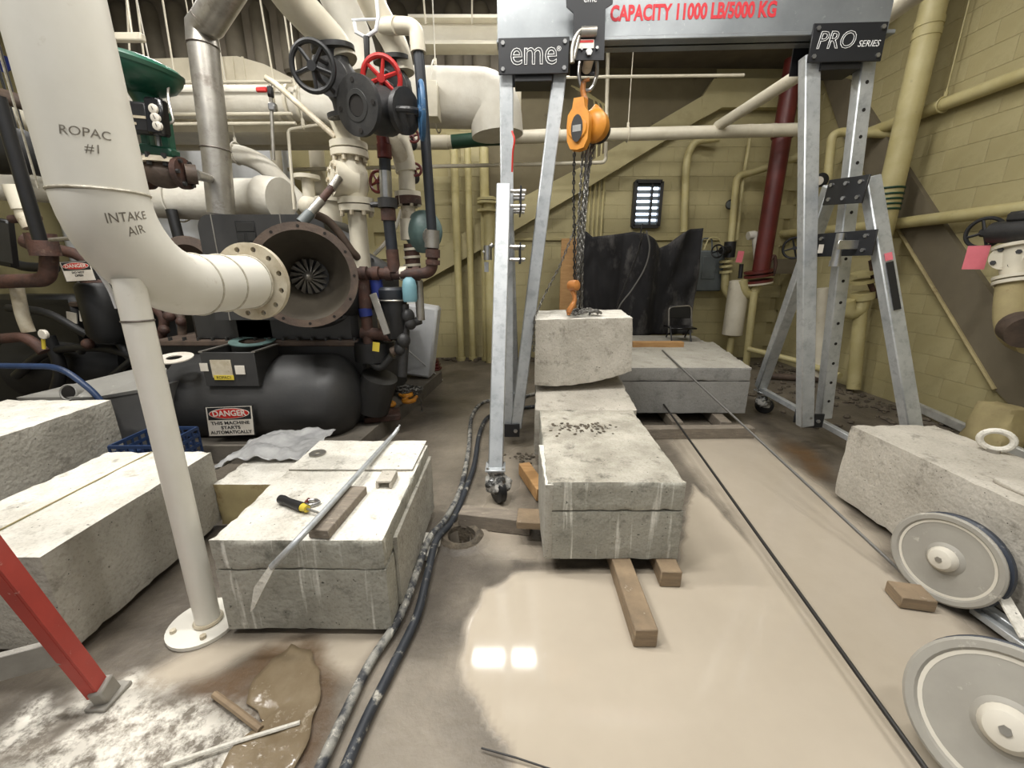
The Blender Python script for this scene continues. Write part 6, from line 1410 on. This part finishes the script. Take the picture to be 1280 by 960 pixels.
o = solo(mb, 'black_tarp', 'dusty black tarp hung in folds in front of the back wall', 'tarp', 'curtain', ang=80); sm = o.modifiers.new('thick', 'SOLIDIFY'); sm.thickness = 0.005
# frame carrying the tarp, plywood sheet
t = thing('tarp_frame', 'thin wooden frame carrying the black tarp', 'frame', (tx0, yt+0.12, 0))
MB().box((tx0+0.04, yt+0.14, zb_/2+0.6), (0.05, 0.05, zb_+1.2)).build('post', 'wood', t); MB().box((tx1-0.04, yt+0.14, zb_/2+0.6), (0.05, 0.05, zb_+1.2)).build('post', 'wood', t); MB().box(((tx0+tx1)/2, yt+0.14, at(790, 312, yt).z), (tx1-tx0, 0.04, 0.05)).build('cross_bar', 'wood', t)
pw0, pw1 = at(702, 298, 6.3), at(726, 388, 6.3)
solo(MB().box(((pw0.x+pw1.x)/2, 6.32, pw0.z/2), (pw1.x-pw0.x, 0.04, pw0.z), bev=0.003), 'plywood_sheet', 'brown plywood sheet standing left of the black tarp', 'plywood', 'woodfresh')
# cables from the window
for i, pp_ in enumerate((((805, 290), (796, 318), (783, 352), (771, 385), (766, 420)), ((808, 288), (812, 310), (806, 335), (790, 362), (773, 386), (768, 420)), ((803, 280), (800, 296), (801, 300), (798, 318)))):
    solo(MB().tube(spline([at(*q, 5.85) for q in pp_], 6), 0.011, 7), 'cable', ['black cable hanging from the window down the left of the tarp bulge', 'grey cable looping from the window over the tarp bulge', 'short black cable just below the window'][i], 'cable', ['wire', 'wiregrey', 'wire'][i], group='cables from the window')
# folding chair
chx, chy = at(851, 410, 5.6).x, 5.6
t = thing('folding_chair', 'black folding chair standing in front of the black tarp', 'chair', (chx, chy, 0.55))
zc_ = at(851, 416, 5.6).z
MB().tube(fillet([at(836, 416, 5.6), at(836, 384, 5.62), at(864, 382, 5.62), at(865, 416, 5.6)], 0.06), 0.012, 8).build('frame', 'steelduct', t)
MB().box(at(850, 390, 5.62), (0.30, 0.02, 0.17), bev=0.008).build('backrest', 'black', t)
MB().box(at(850, 409, 5.5), (0.34, 0.3, 0.02), bev=0.008).build('seat', 'blackgloss', t)
for x in (838, 862):
    MB().cyl(at(x, 408, 5.4), V((at(x, 408, 5.4).x, 5.3, 0.56)), 0.01, n=8).build('leg', 'black', t); MB().cyl(at(x, 410, 5.62), V((at(x, 408, 5.6).x, 5.72, 0.56)), 0.01, n=8).build('leg', 'black', t)
# electrical boxes
t = thing('electrical_box', 'grey electrical cabinet on the back wall right of the tarp', 'electrical box', at(888, 365, 6.85))
a_, b_ = at(873, 313, 6.8), at(900, 364, 6.8); MB().box(((a_.x+b_.x)/2, 6.87, (a_.z+b_.z)/2), (b_.x-a_.x, 0.2, a_.z-b_.z), bev=0.02).build('cabinet', 'greybox', t); MB().box(((a_.x+b_.x)/2-0.03, 6.765, (a_.z+b_.z)/2+0.05), ((b_.x-a_.x)*0.5, 0.015, (a_.z-b_.z)*0.55), bev=0.004).build('door', 'greybox', t)
MB().tube(fillet([at(876, 314, 6.85), at(878, 298, 6.85), at(890, 298, 6.85), at(890, 314, 6.85)], 0.05), 0.012, 6).build('conduit', 'greybox', t); MB().tube(spline([at(880, 312, 6.8), at(887, 298, 6.8), at(900, 300, 6.8), at(904, 316, 6.8)], 5), 0.012, 6).build('loop', 'wallpipe', t)
# hooked tan pipe right of window
pipe('tan_pipe', 'tan pipe bending over at the top right of the window', 'pipe', 'wallpipe', [at(855, 290, 6.85), at(858, 200, 6.85), at(867, 176, 6.85), at(900, 172, 6.7)], 0.055, 0.2, 14)
pipe('tan_pipe', 'tan vertical pipe left of the red standpipe', 'pipe', 'wallpipe', [at(913, 310, 6.75), at(921, 220, 6.75), at(945, 214, 6.75), at(1000, 195, 6.4)], 0.05, 0.1, 12)
pipe('thin_conduit', 'thin tan conduit beside the red standpipe', 'conduit', 'wallpipe', [at(921, 300, 6.8), at(928, 230, 6.8), at(938, 170, 6.8)], 0.026, n=8)
# black valve on tan pipe
c_ = at(910, 312, 6.6)
t = thing('wall_valve', 'small black gate valve on the back wall right of the electrical box', 'valve', c_); MB().cyl(c_, at(903, 313, 6.5), 0.06, n=14).build('body', 'black', t); MB().cyl(at(913, 302, 6.65), at(911, 322, 6.65), 0.085, n=14).build('flanges', 'black', t); handwheel(at(897, 314, 6.45), (-0.8, -0.6, 0), 0.09, 0.012, 4).build('handwheel', 'black', t)
t = thing('wall_trap', 'tan flanged trap and elbow under the small black gate valve', 'pipe fitting', at(908, 370, 6.65)); 
for y in (325, 331, 338): MB().cyl(at(908, y, 6.65), at(908, y+3, 6.65), 0.1, n=16).build('flange', 'wallpipe', t)
MB().tube(fillet([at(907, 340, 6.65), at(906, 362, 6.65), at(914, 372, 6.6)], 0.06), 0.06, 12).build('elbow', 'wallpipe', t)
t = thing('alarm_bell', 'small black round gauge on the back wall above the gate valve', 'gauge', at(912, 256, 6.8)); MB().lathe([(0.07, 0), (0.075, 0.05), (0.06, 0.07)], at(912, 256, 6.85), (0.1, -1, 0), 18).build('case', 'black', t); MB().lathe([(0.05, 0), (0.045, 0.004)], at(912, 256, 6.775), (0.1, -1, 0), 18).build('dial', 'greybox', t)
# cylinder separator
t = thing('separator_tank', 'cream cylindrical separator tank standing by the red standpipe', 'tank', at(917, 425, 6.4)); MB().lathe([(0.1, -0.02), (0.145, 0), (0.145, (at(920, 352, 6.4)-at(915, 418, 6.4)).length), (0.1, (at(920, 352, 6.4)-at(915, 418, 6.4)).length+0.02)], at(915, 418, 6.4), UP, 22).build('shell', 'cream', t); MB().cyl(at(925, 348, 6.4), at(927, 330, 6.4), 0.03, n=10).build('fitting', 'black', t); MB().cyl(at(915, 418, 6.4), V((at(915, 418, 6.4).x, 6.4, 0)), 0.05, n=10).build('drain', 'wallpipe', t)
solo(MB().box(at(925, 321, 6.3), (0.09, 0.004, 0.16), Matrix.Rotation(0.1, 3, 'Y')), 'paper_tag', 'pink paper tag hanging beside the red standpipe', 'tag', 'pink')
# red standpipe
rx = at(950, 345, 6.3)
t = thing('red_standpipe', 'dark red fire standpipe rising to the ceiling in the back right corner', 'pipe', (rx.x, 6.3, rx.z-0.1))
rt = at(986, 88, 6.3); MB().cyl((rx.x, 6.3, rx.z), (rx.x+0.0, 6.3, 4.1), 0.115, n=22).build('riser', 'redpaint', t)
MB().torus((rx.x, 6.3, 3.2), UP, 0.118, 0.02, 20, 6).build('coupling', 'redpaint', t)
for y in (338, 343, 350): MB().cyl(at(948, y, 6.3), at(948, y+3, 6.3), 0.19, n=22).build('flange', 'redpaint', t)
MB().cyl(at(948, 353, 6.3), at(948, 355, 6.3), 0.19, n=22).build('flange', 'cream', t)
MB().tube(fillet([at(960, 330, 6.25), at(968, 318, 6.25), at(970, 330, 6.25), at(966, 345, 6.25)], 0.05), 0.025, 8).build('bypass', 'rust', t)
pipe('tan_elbow', 'tan elbow pipe below the red standpipe flange', 'pipe', 'wallpipe', [at(947, 356, 6.3), at(940, 370, 6.3), at(930, 365, 6.3), at(928, 350, 6.3)], 0.07, 0.1, 14)
pipe('tan_pipe', 'tan vertical leg below the red standpipe', 'pipe', 'wallpipe', [at(943, 365, 6.2), V((at(935, 440, 6.2).x, 6.2, 0.02))], 0.05, n=12)
pipe('white_stub', 'white horizontal stub pipe crossing the red standpipe', 'pipe', 'insul', [at(935, 295, 6.45), at(945, 293, 6.45), at(948, 330, 6.45)], 0.06, 0.08, 12)
for i, (x, y) in enumerate(((990, 310),)):
    t = thing('wall_valve', 'black spoked handwheel on the back wall left of the right gantry leg', 'valve', at(x, y, 6.3)); handwheel(at(993, 310, 6.2), (-0.5, -0.85, 0), 0.14, 0.017, 4).build('handwheel', 'black', t); MB().cyl(at(993, 310, 6.2), at(1010, 310, 6.3), 0.02, n=8).build('stem', 'black', t)
solo(MB().box((at(1060, 330, 6.0).x-0.35, 6.6, at(1040, 333, 6.6).z), (0.9, 0.1, 0.22)), 'wall_plate', 'dark steel plate on the back wall behind the right gantry leg', 'plate', 'bracedark')
# ------------------------------------------------------------------ right wall
XR = RW_X-0.12
pipe('wall_pipe', 'upper tan pipe along the right wall', 'pipe', 'wallpipe', [atX(1086, 166, XR), atX(1290, 89, XR)], 0.06, n=14, hangers=((0, 0.55, 4.9),))
pipe('wall_pipe', 'lower tan pipe along the right wall', 'pipe', 'wallpipe', [atX(935, 296, XR), atX(1100, 282, XR-0.04), atX(1290, 259, XR-0.06)], 0.058, n=14)
vx = 4.08
vp = atX(1108, 262, vx)
t = thing('wall_riser', 'thick tan riser pipe with green bands on the right wall', 'pipe', (vp.x, vp.y, 0.3))
zt_ = 4.9; MB().cyl((vp.x, vp.y, atX(1100, 318, vx).z), (vp.x, vp.y, zt_), 0.108, n=24).build('pipe', 'wallpipe', t)
for y in (237, 244, 250, 256, 262): MB().torus(V((vp.x, vp.y, atX(1108, y, vx).z)), UP, 0.11, 0.012, 24, 6).build('green_band', 'dkgreen', t)
for y in (40, 52): MB().cyl(V((vp.x, vp.y, atX(1150, y, vx).z)), V((vp.x, vp.y, atX(1150, y, vx).z+0.06)), 0.115, n=24).build('coupling', 'wallpipe', t)
# trap at its foot
t = thing('pipe_trap', 'tan flanged pipe trap behind the right gantry leg', 'pipe fitting', at(1070, 380, 5.0))
for y in (340, 350, 366, 370): MB().cyl(at(1078, y, 5.0), at(1078, y+4, 5.0), 0.12, n=18).build('flange', 'wallpipe', t)
MB().tube(fillet([at(1078, 370, 5.0), at(1074, 388, 5.0), at(1060, 392, 5.0), at(1058, 376, 5.0)], 0.1), 0.085, 14).build('bend', 'wallpipe', t)
lp = at(1055, 500, 5.0); MB().cyl(at(1076, 382, 5.0), V((lp.x, 4.9, 0.05)), 0.07, n=14).build('drop_leg', 'wallpipe', t)
for (x0, y0, x1, y1, r) in ((1086, 350, 1095, 372, 0.03), (1092, 325, 1096, 352, 0.05)): MB().cyl(at(x0, y0, 4.95), at(x1, y1, 4.95), r, n=10).build('trim_fitting', 'rust', t)
pipe('tan_pipe', 'short tan pipe between the right gantry legs', 'pipe', 'cream', [at(1030, 360, 5.4), at(1022, 470, 5.4)], 0.075, n=14)
pipe('tan_pipe', 'thin tan pipe above the right gantry bracket', 'pipe', 'wallpipe', [at(1032, 250, 5.6), at(1040, 170, 5.6), at(1050, 165, 5.6), V((RW_X-0.04, 5.4, at(1075, 160, 5.2).z))], 0.05, 0.08, 10)
t = thing('gauge_wheel', 'small black gauge beside the upper right gantry bracket', 'gauge', at(1024, 225, 5.0)); MB().lathe([(0.06, 0), (0.08, 0.02), (0.08, 0.06), (0.05, 0.07)], at(1024, 226, 5.6), (-0.2, -1, 0), 18).build('case', 'black', t); MB().lathe([(0.05, 0), (0.045, 0.004)], at(1024, 226, 5.525), (-0.2, -1, 0), 18).build('dial', 'signwhite', t)
# dark diagonal brace
XB = RW_X-0.09
q = [atX(1026, 92, XB), atX(1062, 100, XB), atX(1168, 265, XB), atX(1290, 440, XB), atX(1290, 535, XB), atX(1243, 487, XB), atX(1120, 282, XB), atX(1050, 165, XB)]
t = thing('diagonal_brace', 'wide dark steel brace slanting down the right wall', 'brace', q[5])
MB().prism(q, (0.07, 0, 0)).build('plate', 'bracedark', t, smooth=False)
MB().tube([atX(1121, 285, XB-0.01), atX(1243, 487, XB-0.01)], 0.018, 6).build('chipped_edge', 'pier', t)
# pier at wall base
rough = rough_block('x', [(4.12, 3.2, 0), (RW_X-0.1, 3.2, 0), (RW_X-0.1, 3.55, 0), (4.12, 3.55, 0), (4.16, 3.24, 0.36), (RW_X-0.1, 3.24, 0.36), (RW_X-0.1, 3.51, 0.36), (4.16, 3.51, 0.36)], 'pier', 'pier', None, n=(6, 8, 8), amp=0.02, chip=0.03, seed=81)
solo(rough, 'concrete_pier', 'tan stained concrete pier at the foot of the right wall', 'pier', ['pier', 'pier'])
# right valve with tag
XV = 3.95
c_ = atX(1262, 290, XV)
t = thing('gate_valve', 'black gate valve with four spoke wheel at the right edge', 'valve', c_)
MB().cyl(atX(1243, 291, XV), atX(1300, 288, XV), 0.085, n=18).build('bonnet', 'iron', t)
MB().cyl(atX(1228, 291, XV), atX(1246, 291, XV), 0.035, n=12).build('stem', 'black', t)
MB().box(atX(1282, 270, XV), (0.1, 0.2, 0.08), bev=0.02).build('yoke_top', 'iron', t)
handwheel(atX(1231, 291, XV-0.02), V((-0.85, -0.35, 0)), 0.115, 0.015, 4).build('handwheel', 'black', t)
t = thing('strainer', 'tan cast strainer with bolted cover and elbow at the right edge', 'strainer', atX(1262, 420, XV))
cc = atX(1259, 322, XV-0.05); ca_ = V((-0.85, -0.45, 0.05)).normalized()
MB().cyl(cc-ca_*0.12, cc+ca_*0.03, 0.095, n=20).build('cover', 'cream', t); MB().bolts(cc+ca_*0.03, ca_, 0.072, 4, 0.018, 0.03, ph=0.6).build('cover_bolts', 'iron', t)
MB().tube([atX(1270, 305, XV), atX(1268, 330, XV), atX(1267, 365, XV)], [0.09, 0.085, 0.062], 20).build('body', 'cream', t)
for y in (306, 344, 350): MB().cyl(atX(1269, y, XV), atX(1269, y+4, XV), 0.125, n=22).build('flange', 'cream', t)
MB().tube(fillet([atX(1266, 355, XV), atX(1262, 395, XV-0.02), atX(1268, 420, XV-0.03), atX(1290, 428, XV-0.05)], 0.12), 0.095, 20).build('elbow', 'pier', t)
MB().cyl(atX(1272, 408, XV-0.1), atX(1284, 416, XV-0.16), 0.12, n=22).build('end_flange', 'rustlip', t)
tg = atX(1220, 322, XV-0.05)
solo(MB().box(tg, (0.006, 0.13, 0.19), Matrix.Rotation(0.7, 3, 'Z')), 'paper_tag', 'pink paper tag hanging from the valve wheel at the right edge', 'tag', 'pink')
# wall base: dusty rail and debris
solo(MB().bar(atX(1141, 506, 4.25), atX(1300, 578, 4.2), 0.09, 0.05, side=(0, 0, 1), bev=0.01), 'base_rail', 'dusty white pipe rail on the floor along the right wall', 'rail', 'rail')
pipe('floor_pipe', 'tan pipe along the floor at the foot of the back right corner', 'pipe', 'wallpipe', [at(935, 436, 6.1), at(1000, 452, 5.6), at(1050, 470, 5.0)], 0.04, n=10)
pipe('floor_pipe', 'dark pipe lying on the floor behind the right gantry leg', 'pipe', 'rustlip', [fl(960, 470, 0.05), fl(1030, 474, 0.05)], 0.045, n=10)
d = MB()
for i in range(260):
    x = random.uniform(2.9, 4.3); y = random.uniform(3.6, 6.6)
    if random.random() < 0.5: x = 4.25-abs(random.gauss(0, 0.25))
    r = random.uniform(0.008, 0.035); d.ell((x, y, r*0.4), (r*1.4, r, r*0.7), 6, 4, Matrix.Rotation(random.random()*3, 3, 'Z'))
for i in range(140):
    x = random.uniform(-1.2, 0.9); y = 6.85-abs(random.gauss(0, 0.12)); r = random.uniform(0.01, 0.04); d.ell((x, y, r*0.4), (r*1.4, r, r*0.7), 6, 4)
o = solo(d, 'rubble', 'loose rubble and dirt along the foot of the back and right walls', 'rubble', 'debris'); o['kind'] = 'stuff'
# plastic strip by the left gantry caster and red tape on gantry
solo(MB().tube(spline([at(640, 164, 3.1), at(643, 175, 3.08), at(641, 190, 3.1), at(640, 215, 3.12)], 5), 0.007, 5), 'red_tape', 'thin red tape hanging on the left gantry leg', 'tape', 'redtape')
# hand truck foot near gantry
rg = fl(655, 572, 0.0); d = MB()
for i in range(26): r = random.uniform(0.006, 0.022); d.ell(rg+V((random.gauss(0, 0.06), random.gauss(0, 0.05), r*0.3)), (r*1.3, r, r*0.6), 6, 4)
o = solo(d, 'rubble', 'small heap of dark rubble left of the middle block', 'rubble', 'debris'); o['kind'] = 'stuff'

# white cable strapped to the intake pipe
pts_ = [at(84, 252, 1.52), at(95, 285, 1.52), at(118, 325, 1.55), at(140, 360, 1.6), at(150, 385, 1.62)]
solo(MB().tube(spline([V((p.x-0.012, p.y, p.z)) for p in pts_], 5), 0.008, 7), 'white_cable', 'thin white cable running down the left side of the intake elbow', 'cable', 'plastic_white')
